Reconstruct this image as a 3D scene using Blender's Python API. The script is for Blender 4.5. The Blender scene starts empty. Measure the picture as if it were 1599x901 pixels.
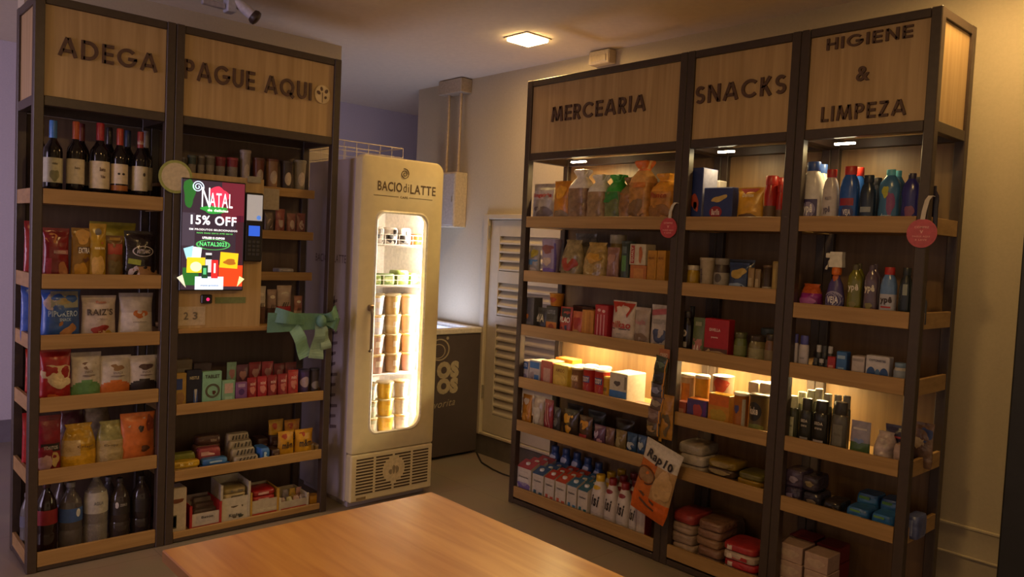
import bpy, math, random
from mathutils import Vector, Matrix, noise
random.seed(7)
PI = math.pi
S = bpy.context.scene
COL = S.collection

# ------------------------------------------------------------------ camera
CH, FP, PITCH, ROLL, YAW = 1.4581, 1218.15, 0.05107, 0.04684, 0.83104
cd = bpy.data.cameras.new('camera'); cam = bpy.data.objects.new('camera', cd); COL.objects.link(cam)
cd.sensor_width = 36.0; cd.lens = FP / 1599 * 36.0; cd.clip_start = .05
cam.matrix_world = (Matrix.Translation((0, 0, CH)) @ Matrix.Rotation(YAW, 4, 'Z')
                    @ Matrix.Rotation(PI / 2 - PITCH, 4, 'X') @ Matrix.Rotation(ROLL, 4, 'Z'))
S.camera = cam
S.view_settings.view_transform = 'Standard'; S.view_settings.look = 'None'
S.view_settings.gamma = 1.0; S.view_settings.use_curve_mapping = False
S.view_settings.exposure = 0.06

# ------------------------------------------------------------------ world: the dim open room behind the photographer, cool daylight from the left, warm lamps from the right
w = bpy.data.worlds.new('world'); S.world = w; w.use_nodes = True
nt = w.node_tree; nt.nodes.clear()
wo = nt.nodes.new('ShaderNodeOutputWorld'); bg = nt.nodes.new('ShaderNodeBackground')
tc = nt.nodes.new('ShaderNodeTexCoord'); sp = nt.nodes.new('ShaderNodeSeparateXYZ')
mr = nt.nodes.new('ShaderNodeMapRange'); cr = nt.nodes.new('ShaderNodeValToRGB')
nt.links.new(tc.outputs['Generated'], sp.inputs[0]); nt.links.new(sp.outputs['X'], mr.inputs['Value'])
mr.inputs['From Min'].default_value = -1; mr.inputs['From Max'].default_value = 1
nt.links.new(mr.outputs[0], cr.inputs[0])
cr.color_ramp.elements[0].color = (.56, .45, .50, 1); cr.color_ramp.elements[1].color = (.60, .41, .22, 1)
nt.links.new(cr.outputs[0], bg.inputs[0]); bg.inputs[1].default_value = WORLD = 0.64
nt.links.new(bg.outputs[0], wo.inputs[0])

def area(name, loc, rot, size, col, energy, size_y=None, parent=None, spread=None):
    l = bpy.data.lights.new(name, 'AREA'); l.energy = energy; l.color = col; l.size = size
    if size_y: l.shape = 'RECTANGLE'; l.size_y = size_y
    if spread: l.spread = spread
    o = bpy.data.objects.new(name, l); COL.objects.link(o); o.location = loc; o.rotation_euler = rot
    if parent: o.parent = parent
    return o
# daylight from an unseen window on the left, behind the photographer
area('daylight', (-3.2, -3.4, 1.5), (math.radians(86), 0, math.radians(36)), 2.2, (.84, .68, 1.0), 34, size_y=2.0, spread=1.45)

# ------------------------------------------------------------------ pixels of the 1599x901 photograph -> rays
cR, sR, cP, sP, cY, sY = math.cos(ROLL), math.sin(ROLL), math.cos(PITCH), math.sin(PITCH), math.cos(YAW), math.sin(YAW)
def ray(u, v):
    x, y = u - 799.5, v - 450.5
    a, b = x * cR + y * sR, -x * sR + y * cR
    c = (a / FP, 1, -b / FP)
    X, Y, Z = c[0], c[1] * cP + c[2] * sP, -c[1] * sP + c[2] * cP
    return Vector((X * cY - Y * sY, X * sY + Y * cY, Z))
def hit(u, v, ax, val):
    r = ray(u, v); o = Vector((0, 0, CH)); t = (val - o[ax]) / r[ax]
    return o + r * t
def pix(X, Y, Z):
    x, y, z = X * cY + Y * sY, -X * sY + Y * cY, Z - CH
    y2, z2 = y * cP - z * sP, y * sP + z * cP
    a, b = FP * x / y2, -FP * z2 / y2
    return 799.5 + a * cR - b * sR, 450.5 + a * sR + b * cR

# ------------------------------------------------------------------ materials (all procedural)
def lin(h):
    h = h.lstrip('#'); r = []
    for i in (0, 2, 4):
        c = int(h[i:i + 2], 16) / 255; r.append(c / 12.92 if c <= .04045 else ((c + .055) / 1.055) ** 2.4)
    return tuple(r) + (1,)
_m = {}
def mat(h, rough=.5, metal=0, bump=0, alpha=1, emit=0, scale=60, var=.12, coat=0):
    k = (h, rough, metal, bump, alpha, emit, scale, var, coat)
    if k in _m: return _m[k]
    m = bpy.data.materials.new('mat_' + h.strip('#')); m.use_nodes = True; n = m.node_tree; b = n.nodes['Principled BSDF']
    b.inputs['Roughness'].default_value = rough; b.inputs['Metallic'].default_value = metal
    b.inputs['Alpha'].default_value = alpha
    if coat: b.inputs['Coat Weight'].default_value = coat; b.inputs['Coat Roughness'].default_value = .15
    t = n.nodes.new('ShaderNodeTexCoord'); z = n.nodes.new('ShaderNodeTexNoise')
    z.inputs['Scale'].default_value = scale; z.inputs['Detail'].default_value = 3
    n.links.new(t.outputs['Object'], z.inputs['Vector'])
    c = lin(h)
    r = n.nodes.new('ShaderNodeValToRGB')
    r.color_ramp.elements[0].position = .3; r.color_ramp.elements[1].position = .7
    r.color_ramp.elements[0].color = tuple(x * (1 - var) for x in c[:3]) + (1,)
    r.color_ramp.elements[1].color = tuple(min(1, x * (1 + var)) for x in c[:3]) + (1,)
    n.links.new(z.outputs['Fac'], r.inputs[0]); n.links.new(r.outputs[0], b.inputs['Base Color'])
    if emit:
        b.inputs['Emission Color'].default_value = c; b.inputs['Emission Strength'].default_value = emit
    if bump:
        bp = n.nodes.new('ShaderNodeBump'); bp.inputs['Strength'].default_value = bump; bp.inputs['Distance'].default_value = .01
        n.links.new(z.outputs['Fac'], bp.inputs['Height']); n.links.new(bp.outputs[0], b.inputs['Normal'])
    _m[k] = m; return m
def wood(name, c1, c2, stretch, rough=.45, coat=0):
    m = bpy.data.materials.new(name); m.use_nodes = True; n = m.node_tree; b = n.nodes['Principled BSDF']
    b.inputs['Roughness'].default_value = rough
    if coat: b.inputs['Coat Weight'].default_value = coat; b.inputs['Coat Roughness'].default_value = .25
    t = n.nodes.new('ShaderNodeTexCoord'); mp = n.nodes.new('ShaderNodeMapping'); mp.inputs['Scale'].default_value = stretch
    z = n.nodes.new('ShaderNodeTexNoise'); z.inputs['Scale'].default_value = 1; z.inputs['Detail'].default_value = 6; z.inputs['Distortion'].default_value = .6
    n.links.new(t.outputs['Object'], mp.inputs[0]); n.links.new(mp.outputs[0], z.inputs['Vector'])
    r = n.nodes.new('ShaderNodeValToRGB'); r.color_ramp.elements[0].position = .3; r.color_ramp.elements[1].position = .72
    r.color_ramp.elements[0].color = lin(c1); r.color_ramp.elements[1].color = lin(c2)
    n.links.new(z.outputs['Fac'], r.inputs[0]); n.links.new(r.outputs[0], b.inputs['Base Color'])
    bp = n.nodes.new('ShaderNodeBump'); bp.inputs['Strength'].default_value = .08; bp.inputs['Distance'].default_value = .003
    n.links.new(z.outputs['Fac'], bp.inputs['Height']); n.links.new(bp.outputs[0], b.inputs['Normal'])
    return m
def tiles(name, c1, grout, size, rough):
    m = bpy.data.materials.new(name); m.use_nodes = True; n = m.node_tree; b = n.nodes['Principled BSDF']
    t = n.nodes.new('ShaderNodeTexCoord'); k = n.nodes.new('ShaderNodeTexBrick')
    k.offset = 0; k.inputs['Scale'].default_value = 1; k.inputs['Brick Width'].default_value = size; k.inputs['Row Height'].default_value = size
    k.inputs['Mortar Size'].default_value = .0025; k.inputs['Mortar Smooth'].default_value = .3
    a = lin(c1); k.inputs['Color1'].default_value = a; k.inputs['Color2'].default_value = tuple(x * .93 for x in a[:3]) + (1,)
    k.inputs['Mortar'].default_value = lin(grout); n.links.new(t.outputs['Object'], k.inputs['Vector'])
    z = n.nodes.new('ShaderNodeTexNoise'); z.inputs['Scale'].default_value = 5; z.inputs['Detail'].default_value = 5
    n.links.new(t.outputs['Object'], z.inputs['Vector'])
    mx = n.nodes.new('ShaderNodeMix'); mx.data_type = 'RGBA'; mx.blend_type = 'MULTIPLY'; mx.inputs[0].default_value = .25
    n.links.new(k.outputs['Color'], mx.inputs[6]); n.links.new(z.outputs['Color'], mx.inputs[7]); n.links.new(mx.outputs[2], b.inputs['Base Color'])
    b.inputs['Roughness'].default_value = rough
    return m
WALL = mat('#b5a890', .85, bump=.05, scale=90, var=.03)
WALLL = mat('#b2a8ae', .85, bump=.05, scale=90, var=.03)  # left wall paint with the cool light's lavender tint in its colour
CEIL = mat('#dccdb8', .9, scale=30, var=.03)
HAZED_BLACK = mat('#3f322b', .42, scale=40)  # black frame paint, lifted towards brown to stand in for haze
BACKL = wood('shade_toned_back_left', '#574437', '#655142', (38, 38, 1.6))  # left backs: shade inside the shelves darkened into the wood colour
BACKR = wood('shade_toned_back_right', '#6c5236', '#806444', (38, 38, 1.6))  # right backs: oak toned down for the shade inside the shelves
PANEL = wood('oak_panel', '#a3855a', '#bb9e74', (38, 38, 1.6))
LIP = wood('oak_shelf', '#8f6d40', '#a98454', (2.5, 12, 45))
TABLE = wood('oak_table', '#a26c38', '#c09056', (2.2, 26, 10), .34, .5)
WHITE = mat('#d8d2cc', .4)
CREAM = mat('#d9cba4', .35, var=.04, scale=20)

# ------------------------------------------------------------------ geometry
class G:
    def __init__(s): s.v = []; s.f = []; s.m = []
    def add(s, vs, fs, mi=0, M=None):
        o = len(s.v)
        s.v += [tuple(M @ Vector(v)) if M else tuple(v) for v in vs]
        s.f += [tuple(i + o for i in f) for f in fs]; s.m += [mi] * len(fs); return s
    def box(s, x0, x1, y0, y1, z0, z1, b=.0, mi=0, M=None):
        if b <= 0:
            vs = [(x, y, z) for x in (x0, x1) for y in (y0, y1) for z in (z0, z1)]
            return s.add(vs, [(0, 1, 3, 2), (4, 6, 7, 5), (0, 4, 5, 1), (2, 3, 7, 6), (0, 2, 6, 4), (1, 5, 7, 3)], mi, M)
        b = min(b, (x1 - x0) * .45, (y1 - y0) * .45, (z1 - z0) * .45)
        vs, fs = [], []
        C = ((x0 + x1) / 2, (y0 + y1) / 2, (z0 + z1) / 2); H = ((x1 - x0) / 2, (y1 - y0) / 2, (z1 - z0) / 2)
        idx = {}
        for sx in (-1, 1):
            for sy in (-1, 1):
                for sz in (-1, 1):
                    for a in range(3):
                        sg = (sx, sy, sz); p = [C[i] + sg[i] * (H[i] if i == a else H[i] - b) for i in range(3)]
                        idx[(sg, a)] = len(vs); vs.append(p)
                    fs.append(tuple(idx[((sx, sy, sz), a)] for a in range(3)))
        for a in range(3):
            b1, c1 = (a + 1) % 3, (a + 2) % 3
            for sa in (-1, 1):
                q = []
                for sb, sc in ((-1, -1), (1, -1), (1, 1), (-1, 1)):
                    g = [0, 0, 0]; g[a] = sa; g[b1] = sb; g[c1] = sc; q.append(idx[(tuple(g), a)])
                fs.append(tuple(q))
            for sb in (-1, 1):
                for sc in (-1, 1):
                    g0 = [0, 0, 0]; g0[a] = -1; g0[b1] = sb; g0[c1] = sc; g1 = list(g0); g1[a] = 1
                    fs.append((idx[(tuple(g0), b1)], idx[(tuple(g1), b1)], idx[(tuple(g1), c1)], idx[(tuple(g0), c1)]))
        return s.add(vs, fs, mi, M)
    def loft(s, rings, closed=True, mi=None):
        n = len(rings[0]); o = len(s.v)
        for r in rings: s.v += [tuple(p) for p in r]
        for i in range(len(rings) - 1):
            for j in range(n):
                k = (j + 1) % n
                s.f.append((o + i * n + j, o + i * n + k, o + (i + 1) * n + k, o + (i + 1) * n + j)); s.m.append(mi(i, j) if callable(mi) else (mi or 0))
        if closed:
            s.f.append(tuple(o + j for j in range(n))[::-1]); s.m.append(mi(0, 0) if callable(mi) else (mi or 0))
            s.f.append(tuple(o + (len(rings) - 1) * n + j for j in range(n))); s.m.append(mi(len(rings) - 2, 0) if callable(mi) else (mi or 0))
        return s
    def lathe(s, prof, c=(0, 0, 0), n=24, mi=0):
        return s.loft([[(c[0] + r * math.cos(2 * PI * j / n), c[1] + r * math.sin(2 * PI * j / n), c[2] + z) for j in range(n)] for r, z in prof], True, mi)
    def tube(s, pts, r, n=8, mi=0):
        P = [Vector(p) for p in pts]; rings = []
        for i, p in enumerate(P):
            t = (P[min(i + 1, len(P) - 1)] - P[max(i - 1, 0)]).normalized()
            a = Vector((0, 0, 1)) if abs(t.z) < .9 else Vector((1, 0, 0))
            u = t.cross(a).normalized(); w_ = t.cross(u)
            rr = r[i] if isinstance(r, (list, tuple)) else r
            rings.append([p + (u * math.cos(2 * PI * j / n) + w_ * math.sin(2 * PI * j / n)) * rr for j in range(n)])
        return s.loft(rings, True, mi)
    def sheet(s, pts0, pts1, th=.002, mi=0):
        # a strip between two polylines with a real thickness along its normal
        A = [Vector(p) for p in pts0]; B = [Vector(p) for p in pts1]; rings = []
        for i in range(len(A)):
            t = (A[min(i + 1, len(A) - 1)] - A[max(i - 1, 0)])
            nn = t.cross(B[i] - A[i]); nn = nn.normalized() * th if nn.length > 1e-9 else Vector((0, 0, th))
            rings.append([A[i], B[i], B[i] + nn, A[i] + nn])
        return s.loft(rings, True, mi)
def mesh(name, g, mats):
    me = bpy.data.meshes.new(name); me.from_pydata(g.v, [], g.f)
    mats = mats if isinstance(mats, (list, tuple)) else [mats]
    for m in mats: me.materials.append(m)
    if len(mats) > 1: me.polygons.foreach_set('material_index', g.m)
    me.update(); return me
def smooth(me, ang=.7):
    me.polygons.foreach_set('use_smooth', [True] * len(me.polygons))
    try: me.set_sharp_from_angle(angle=ang)
    except Exception: pass
def obj(name, g, mats, parent=None, sm=False, label=None):
    me = mesh(name, g, mats)
    if sm: smooth(me)
    o = bpy.data.objects.new(name, me); COL.objects.link(o)
    if parent: o.parent = parent
    if label: o['label'] = label
    return o
def tag(o, label, cat, group=None):
    o['label'] = label; o['category'] = cat
    if group: o['group'] = group
    return o
def struct(name, g, m, parent=None, sm=False):
    o = obj(name, g, m, parent, sm)
    if not parent: o['kind'] = 'structure'
    return o
def empty(name, loc, rz, label, cat, group=None):
    o = bpy.data.objects.new(name, None); COL.objects.link(o); o.location = loc; o.rotation_euler = (0, 0, rz); o.empty_display_size = .05
    return tag(o, label, cat, group)
def place(o, loc, rz): o.location = loc; o.rotation_euler = (0, 0, rz)

_t = {}
def textgeo(body, bold=.0, shear=0.):
    k = (body, bold, shear)
    if k in _t: return _t[k]
    c = bpy.data.curves.new('lettering', 'FONT'); c.body = body; c.offset = bold; c.shear = shear; c.align_x = 'CENTER'; c.resolution_u = 3; c.space_character = 1.1; c.fill_mode = 'FRONT'
    o = bpy.data.objects.new('lettering', c); COL.objects.link(o)
    dg = bpy.context.evaluated_depsgraph_get(); me = bpy.data.meshes.new_from_object(o.evaluated_get(dg))
    vs = [(v.co.x, v.co.y) for v in me.vertices]; fs = [tuple(p.vertices) for p in me.polygons]
    bpy.data.objects.remove(o); bpy.data.curves.remove(c); bpy.data.meshes.remove(me)
    if not vs: vs = [(0, 0), (1, 0), (1, 1)]; fs = [(0, 1, 2)]
    x0, x1 = min(v[0] for v in vs), max(v[0] for v in vs); y0, y1 = min(v[1] for v in vs), max(v[1] for v in vs)
    vs = [((x - (x0 + x1) / 2) / max(x1 - x0, 1e-6), (y - (y0 + y1) / 2) / max(y1 - y0, 1e-6)) for x, y in vs]
    _t[k] = (vs, fs); return _t[k]
def flat(y, off=.0012): return lambda x, z: (x, y - off, z)
def put_text(body, cx, cz, tw, th, surf, bold=.03, depth=0, rot=0, shear=0.):
    vs, fs = textgeo(body, bold, shear); g = G(); c, s_ = math.cos(rot), math.sin(rot)
    P = []
    for x, y in vs:
        a, b = x * tw, y * th; P.append(surf(cx + a * c - b * s_, cz + a * s_ + b * c))
    g.add(P, fs)
    if depth:
        n = len(P); Q = [(p[0], p[1] + depth, p[2]) for p in P]; g.add(Q, [f[::-1] for f in fs])
        ed = {}
        for f in fs:
            for i in range(len(f)):
                e = (f[i], f[(i + 1) % len(f)]); ed[e] = ed.get(e, 0) + 1
        for (a, b) in ed:
            if (b, a) not in ed: g.f.append((b, a, a + n, b + n)); g.m.append(0)
    return g
def patch(kind, cx, cz, pw, ph, surf, rot=0, n=20, rings=4):
    g = G(); c, s_ = math.cos(rot), math.sin(rot); P, F = [], []
    def q(a, b): return surf(cx + a * c - b * s_, cz + a * s_ + b * c)
    if kind == 'rect':
        nx, nz = 6, 6
        for i in range(nx + 1):
            for j in range(nz + 1): P.append(q((i / nx - .5) * pw, (j / nz - .5) * ph))
        for i in range(nx):
            for j in range(nz): a = i * (nz + 1) + j; F.append((a, a + nz + 1, a + nz + 2, a + 1))
    elif kind == 'tri':
        P = [q(-pw / 2, ph / 2), q(pw / 2, ph / 2), q(0, -ph / 2)]; F = [(0, 1, 2)]
    elif kind == 'ring':
        for r in (.88, 1.):
            for j in range(n * 2): t = PI * j / n; P.append(q(r * pw / 2 * math.cos(t), r * ph / 2 * math.sin(t)))
        for j in range(n * 2): k = (j + 1) % (n * 2); F.append((j, k, n * 2 + k, n * 2 + j))
    else:
        P.append(q(0, 0))
        for r in range(1, rings + 1):
            for j in range(n):
                t = 2 * PI * j / n; w_ = 1
                if kind == 'blob': w_ = 1 + .12 * math.sin(3 * t + cx * 50) + .08 * math.sin(5 * t + cz * 30)
                P.append(q(r / rings * pw / 2 * math.cos(t) * w_, r / rings * ph / 2 * math.sin(t) * w_))
        for j in range(n): F.append((0, 1 + j, 1 + (j + 1) % n))
        for r in range(rings - 1):
            for j in range(n):
                k = (j + 1) % n; a = 1 + r * n; F.append((a + j, a + n + j, a + n + k, a + k))
    return g.add(P, F)

# ------------------------------------------------------------------ generic goods: every one is a lofted body, with lid, print and lettering as parts
def interp(prof, t):
    for i in range(len(prof) - 1):
        a, b = prof[i], prof[i + 1]
        if t <= b[0]:
            k = 0 if b[0] == a[0] else (t - a[0]) / (b[0] - a[0]); return a[1] + (b[1] - a[1]) * k, a[2] + (b[2] - a[2]) * k
    return prof[-1][1], prof[-1][2]
def P1(*p): return [(z, r, r) for z, r in p]
KINDS = {  # profile (z, half width, half depth), superellipse exponent, wrinkle, (cap z0, cap z1, cap radius), depth/width
 'bag': ([(0, .93, .12), (.04, .95, .45), (.15, 1, .85), (.4, .97, 1), (.65, .94, .9), (.85, .95, .5), (.94, .99, .1), (1, 1, .05)], 1.7, .006, None, .45),
 'pouch': ([(0, .93, .9), (.06, 1, 1), (.4, 1, .85), (.8, .98, .35), (.93, .99, .08), (1, 1, .05)], 2.0, .005, None, .45),
 'gathered': ([(0, .88, .7), (.06, .98, .95), (.3, 1, 1), (.6, .95, .85), (.8, .8, .5), (.92, .68, .2), (1, .78, .08)], 2.2, .011, None, .6),
 'loaf': ([(0, .9, .85), (.05, 1.02, .98), (.5, 1.04, 1), (.66, 1.02, .97), (.74, .93, .8), (.81, .7, .5), (.86, .5, .34), (.93, .6, .3), (1, .78, .14)], 3.4, .012, None, 1.0),
 'brick': ([(0, .9, .9), (.12, .98, .98), (.3, 1, 1), (.7, 1, 1), (.88, .97, .97), (1, .88, .88)], 5.5, .007, None, .9),
 'wine': (P1((0, .9), (.02, 1), (.6, 1), (.66, .93), (.72, .6), (.76, .42), (.8, .38), (.98, .37)), 2, 0, (.78, 1, .41), 1),
 'pet': (P1((0, .75), (.03, .98), (.1, 1), (.3, 1), (.32, .95), (.34, 1), (.62, 1), (.74, .86), (.84, .5), (.9, .3), (.95, .3)), 2, 0, (.93, 1, .36), 1),
 'soapbottle': ([(0, .92, .92), (.02, 1, 1), (.3, .97, .97), (.48, .9, .92), (.66, 1, 1), (.78, .9, .9), (.86, .55, .65), (.9, .4, .5)], 2.2, 0, (.88, 1, .42), .6),
 'jug': ([(0, .95, .95), (.03, 1, 1), (.5, 1, 1), (.66, .97, .97), (.78, .8, .85), (.85, .55, .65), (.88, .5, .6)], 2.4, 0, (.86, 1, .62), .65),
 'shampoo': ([(0, .96, .96), (.02, 1, 1), (.6, 1, 1), (.74, .95, .95), (.77, .7, .75)], 2.3, 0, (.76, 1, .8), .7),
 'kefir': ([(0, .95, .95), (.02, 1, 1), (.55, 1, 1), (.7, .88, .9), (.85, .55, .6), (.88, .5, .55)], 2.4, 0, (.86, 1, .55), .9),
 'jar': (P1((0, .92), (.03, 1), (.7, 1), (.8, .86), (.84, .84)), 2, 0, (.82, 1, .92), 1),
 'can': (P1((0, .97), (.015, 1), (.03, .97), (.93, .97), (.94, 1)), 2, 0, (.93, 1, 1.03), 1),
 'cup': (P1((0, .78), (.02, .8), (.9, .98), (.92, 1)), 2, 0, (.92, 1, 1.05), 1),
 'cone': ([(0, .72, .7), (.03, .75, .75), (.97, 1, .9), (1, 1, .9)], 3, .002, None, .6),
 'stick': ([(0, .9, .2), (.05, 1, .8), (.95, 1, .8), (1, .9, .2)], 2, .003, None, .5),
 'spray': ([(0, .92, .92), (.02, 1, 1), (.3, .98, .98), (.5, .72, .8), (.6, .38, .45), (.66, .34, .4)], 2.3, 0, None, .6),
 'box': None, 'carton': None, 'tray': None}
def thing(name, label, cat, kind, W, H, D=None, c='#aaaaaa', lid=None, decals=(), zones=(), group=None, rough=.35, alpha=1, bump=0, top=None, side=None, lidlabel=None, seed=None, n=28, tie=None, metal=0):
    wr = 0
    seed = seed if seed is not None else random.random() * 50
    parts = []; soft = kind in ('bag', 'pouch', 'gathered', 'loaf', 'brick')
    M0 = mat(c, rough, metal, bump=bump, alpha=alpha, scale=(30 if soft else 45), var=(.38 if kind in ('gathered', 'loaf') else .22 if soft else .1))
    zone_m = [mat(z[0], rough, bump=bump) for z in zones]
    def zi(x, z):
        r = 0
        for i, zz in enumerate(zones):
            if zz[1](x, z): r = i + 1
        return r
    if kind in ('box', 'tray', 'carton'):
        D = D or W * .6
        surf = flat(-D / 2)
        if kind == 'box':
            g = G(); g.box(-W / 2, W / 2, -D / 2, D / 2, 0, H, .0025)
            parts.append(('box_body', g, M0, False))
            if top:
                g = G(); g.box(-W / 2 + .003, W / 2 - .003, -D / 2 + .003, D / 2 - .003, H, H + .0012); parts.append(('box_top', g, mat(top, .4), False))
            if side:
                for sx in (-1, 1):
                    g = G(); g.box(sx * W / 2 - .0008, sx * W / 2 + .0008, -D / 2 + .003, D / 2 - .003, .003, H - .003); parts.append(('side_panel', g, mat(side, .4), False))
        elif kind == 'carton':
            sl = .028; g = G()
            g.add([(-W / 2, -D / 2, 0), (W / 2, -D / 2, 0), (W / 2, D / 2, 0), (-W / 2, D / 2, 0), (-W / 2, -D / 2, H - sl), (W / 2, -D / 2, H - sl), (W / 2, D / 2, H), (-W / 2, D / 2, H)],
                  [(0, 3, 2, 1), (4, 5, 6, 7), (0, 1, 5, 4), (1, 2, 6, 5), (2, 3, 7, 6), (3, 0, 4, 7)])
            parts.append(('carton_body', g, M0, False))
            e = .0015; g = G(); g.add([(-W / 2, -D / 2, H - sl + e), (W / 2, -D / 2, H - sl + e), (W / 2, D / 2, H + e), (-W / 2, D / 2, H + e), (-W / 2, -D / 2, H - sl - .004), (W / 2, -D / 2, H - sl - .004)], [(0, 1, 2, 3), (4, 5, 1, 0)])
            g.v = [(x, y - (.0008 if y < 0 else 0), z) for x, y, z in g.v]
            parts.append(('printed_top', g, mat(top or '#2f4f8a', .4), False))
            g = G(); g.lathe([(.014, 0), (.014, .010), (.011, .013)], (0, 0, H - sl * .5 - .002), 16); parts.append(('cap', g, mat(lid or '#d9d9e0', .35), True))
        else:
            t = .003; hf = H * .6; g = G()
            g.box(-W / 2, W / 2, -D / 2, D / 2, 0, t); g.box(-W / 2, W / 2, -D / 2, -D / 2 + t, 0, hf); g.box(-W / 2, W / 2, D / 2 - t, D / 2, 0, H)
            parts.append(('tray_body', g, M0, False))
            for sx in (-1, 1):
                g = G()
                x0 = sx * W / 2 - (t if sx > 0 else 0)
                yy = [-D / 2, D / 2]; P = [(x0, -D / 2, 0), (x0, D / 2, 0), (x0, D / 2, H), (x0, -D / 2, H * .95), (x0 + t, -D / 2, 0), (x0 + t, D / 2, 0), (x0 + t, D / 2, H), (x0 + t, -D / 2, H * .95)]
                g.add(P, [(0, 1, 2, 3), (7, 6, 5, 4), (0, 3, 7, 4), (3, 2, 6, 7), (2, 1, 5, 6), (1, 0, 4, 5)])
                g.box(sx * W / 2 - .006, sx * W / 2 + .006, -D / 2 - .002, -D / 2 + .004, 0, H * .95)
                parts.append(('tray_side', g, mat(side or '#b02020', .5), False))
    else:
        prof, e, wr, cap, dr = KINDS[kind]
        D = D or W * dr
        hw, hd = W / 2, D / 2
        def nz(x, z): return (noise.noise(Vector((x * 22 + seed, z * 22, seed * 1.3))) * 1.2 + noise.noise(Vector((x * 60 + seed, z * 60, 3 + seed))) * .45) * wr if wr else 0
        def surf(x, z, off=.0012):
            a, b = interp(prof, min(max(z / H, 0), 1)); a *= hw; b *= hd
            k = min(abs(x) / a, .985)
            y = b * (1 - k ** e) ** (1 / e)
            f = min(1, b / .012)
            return (x if abs(x) <= a * .985 else math.copysign(a * .985, x), -(y + nz(x, z) * f + off), z)
        zs = sorted(set([p[0] for p in prof] + ([i / 22 * prof[-1][0] for i in range(23)] if (wr or zones) else [])))
        rings = []
        for t in zs:
            a, b = interp(prof, t); a *= hw; b *= hd; R_ = []
            for j in range(n):
                th = 2 * PI * j / n; cx_, sx_ = math.cos(th), math.sin(th)
                x = a * math.copysign(abs(cx_) ** (2 / e), cx_); y = b * math.copysign(abs(sx_) ** (2 / e), sx_)
                f = min(1, b / .012)
                if wr: y += math.copysign(nz(x, t * H) * f * abs(sx_), sx_)
                R_.append((x, y, t * H))
            rings.append(R_)
        def zm(i, j):
            R_ = rings[i]; q = (R_[j][0] + R_[(j + 1) % n][0]) / 2; return zi(q / hw, (zs[i] + zs[i + 1]) / 2)
        g = G(); g.loft(rings, True, zm if zones else 0)
        parts.append(({'wine': 'bottle_body', 'pet': 'bottle_body', 'soapbottle': 'bottle_body', 'jug': 'bottle_body', 'shampoo': 'bottle_body', 'kefir': 'bottle_body', 'spray': 'bottle_body', 'jar': 'jar_body', 'can': 'can_body', 'cup': 'cup_body'}.get(kind, 'bag_body'),
                      g, [M0] + zone_m if zones else M0, True))
        if cap and lid:
            z0, z1, r = cap; g = G(); r0 = r * hw; rd = r * (hd if kind in ('can', 'cup', 'jar', 'wine', 'pet') else min(hd * 1.1, hw))
            rr = []
            for (k, zz) in ((.97, z0 * H), (1, z0 * H + .002), (1, z1 * H - .003), (.92, z1 * H)):
                rr.append([(r0 * k * math.cos(2 * PI * j / 20), rd * k * math.sin(2 * PI * j / 20), zz) for j in range(20)])
            g.loft(rr); parts.append(('capsule' if kind == 'wine' else ('lid' if kind in ('jar', 'can', 'cup') else 'cap'), g, mat(lid, .35), True))
        if kind == 'spray':
            z = H * .64; g = G(); g.lathe([(hw * .45, z), (hw * .5, z + H * .02), (hw * .5, z + H * .1), (hw * .4, z + H * .12)], n=20); parts.append(('collar', g, mat('#c8641e', .4), True))
            g = G(); g.loft([[(x * (1 if zz < .9 else .9), y, H * zz) for x, y in ((-hw * .75, -.014), (hw * .7, -.014), (hw * .7, .014), (-hw * .75, .014))] for zz in (.76, .8, .9, .97, 1.)])
            g.box(-hw * 1.25, -hw * .7, -.008, .008, H * .9, H * .98, .003)
            parts.append(('spray_head', g, mat(lid or '#cfcfc8', .35), False))
            g = G(); g.tube([(-hw * .6, 0, H * .9), (-hw * .9, 0, H * .84), (-hw * 1.1, 0, H * .76), (-hw * 1.2, 0, H * .72)], .005); parts.append(('trigger', g, mat(lid or '#cfcfc8', .35), True))
        if tie:
            g = G(); rr = []
            for (zz, k) in ((.85, .53), (.865, .54), (.88, .52)): rr.append([(hw * k * math.cos(2 * PI * j / 14), hd * k * math.sin(2 * PI * j / 14), zz * H) for j in range(14)])
            g.loft(rr); parts.append(('tie', g, mat(tie, .5), True))
            g = G(); rr = []
            for (zz, k) in ((.87, .45), (.92, .64), (.97, .78), (1.0, .7), (1.01, .35)): rr.append([(hw * k * (1 + .25 * math.sin(5 * 2 * PI * j / 20)) * math.cos(2 * PI * j / 20), hd * k * .8 * (1 + .25 * math.sin(5 * 2 * PI * j / 20)) * math.sin(2 * PI * j / 20), zz * H) for j in range(20)])
            g.loft(rr); parts.append(('bag_top', g, mat(tie, .3, bump=.3), True))
    main = parts[0]
    sub = []
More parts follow.
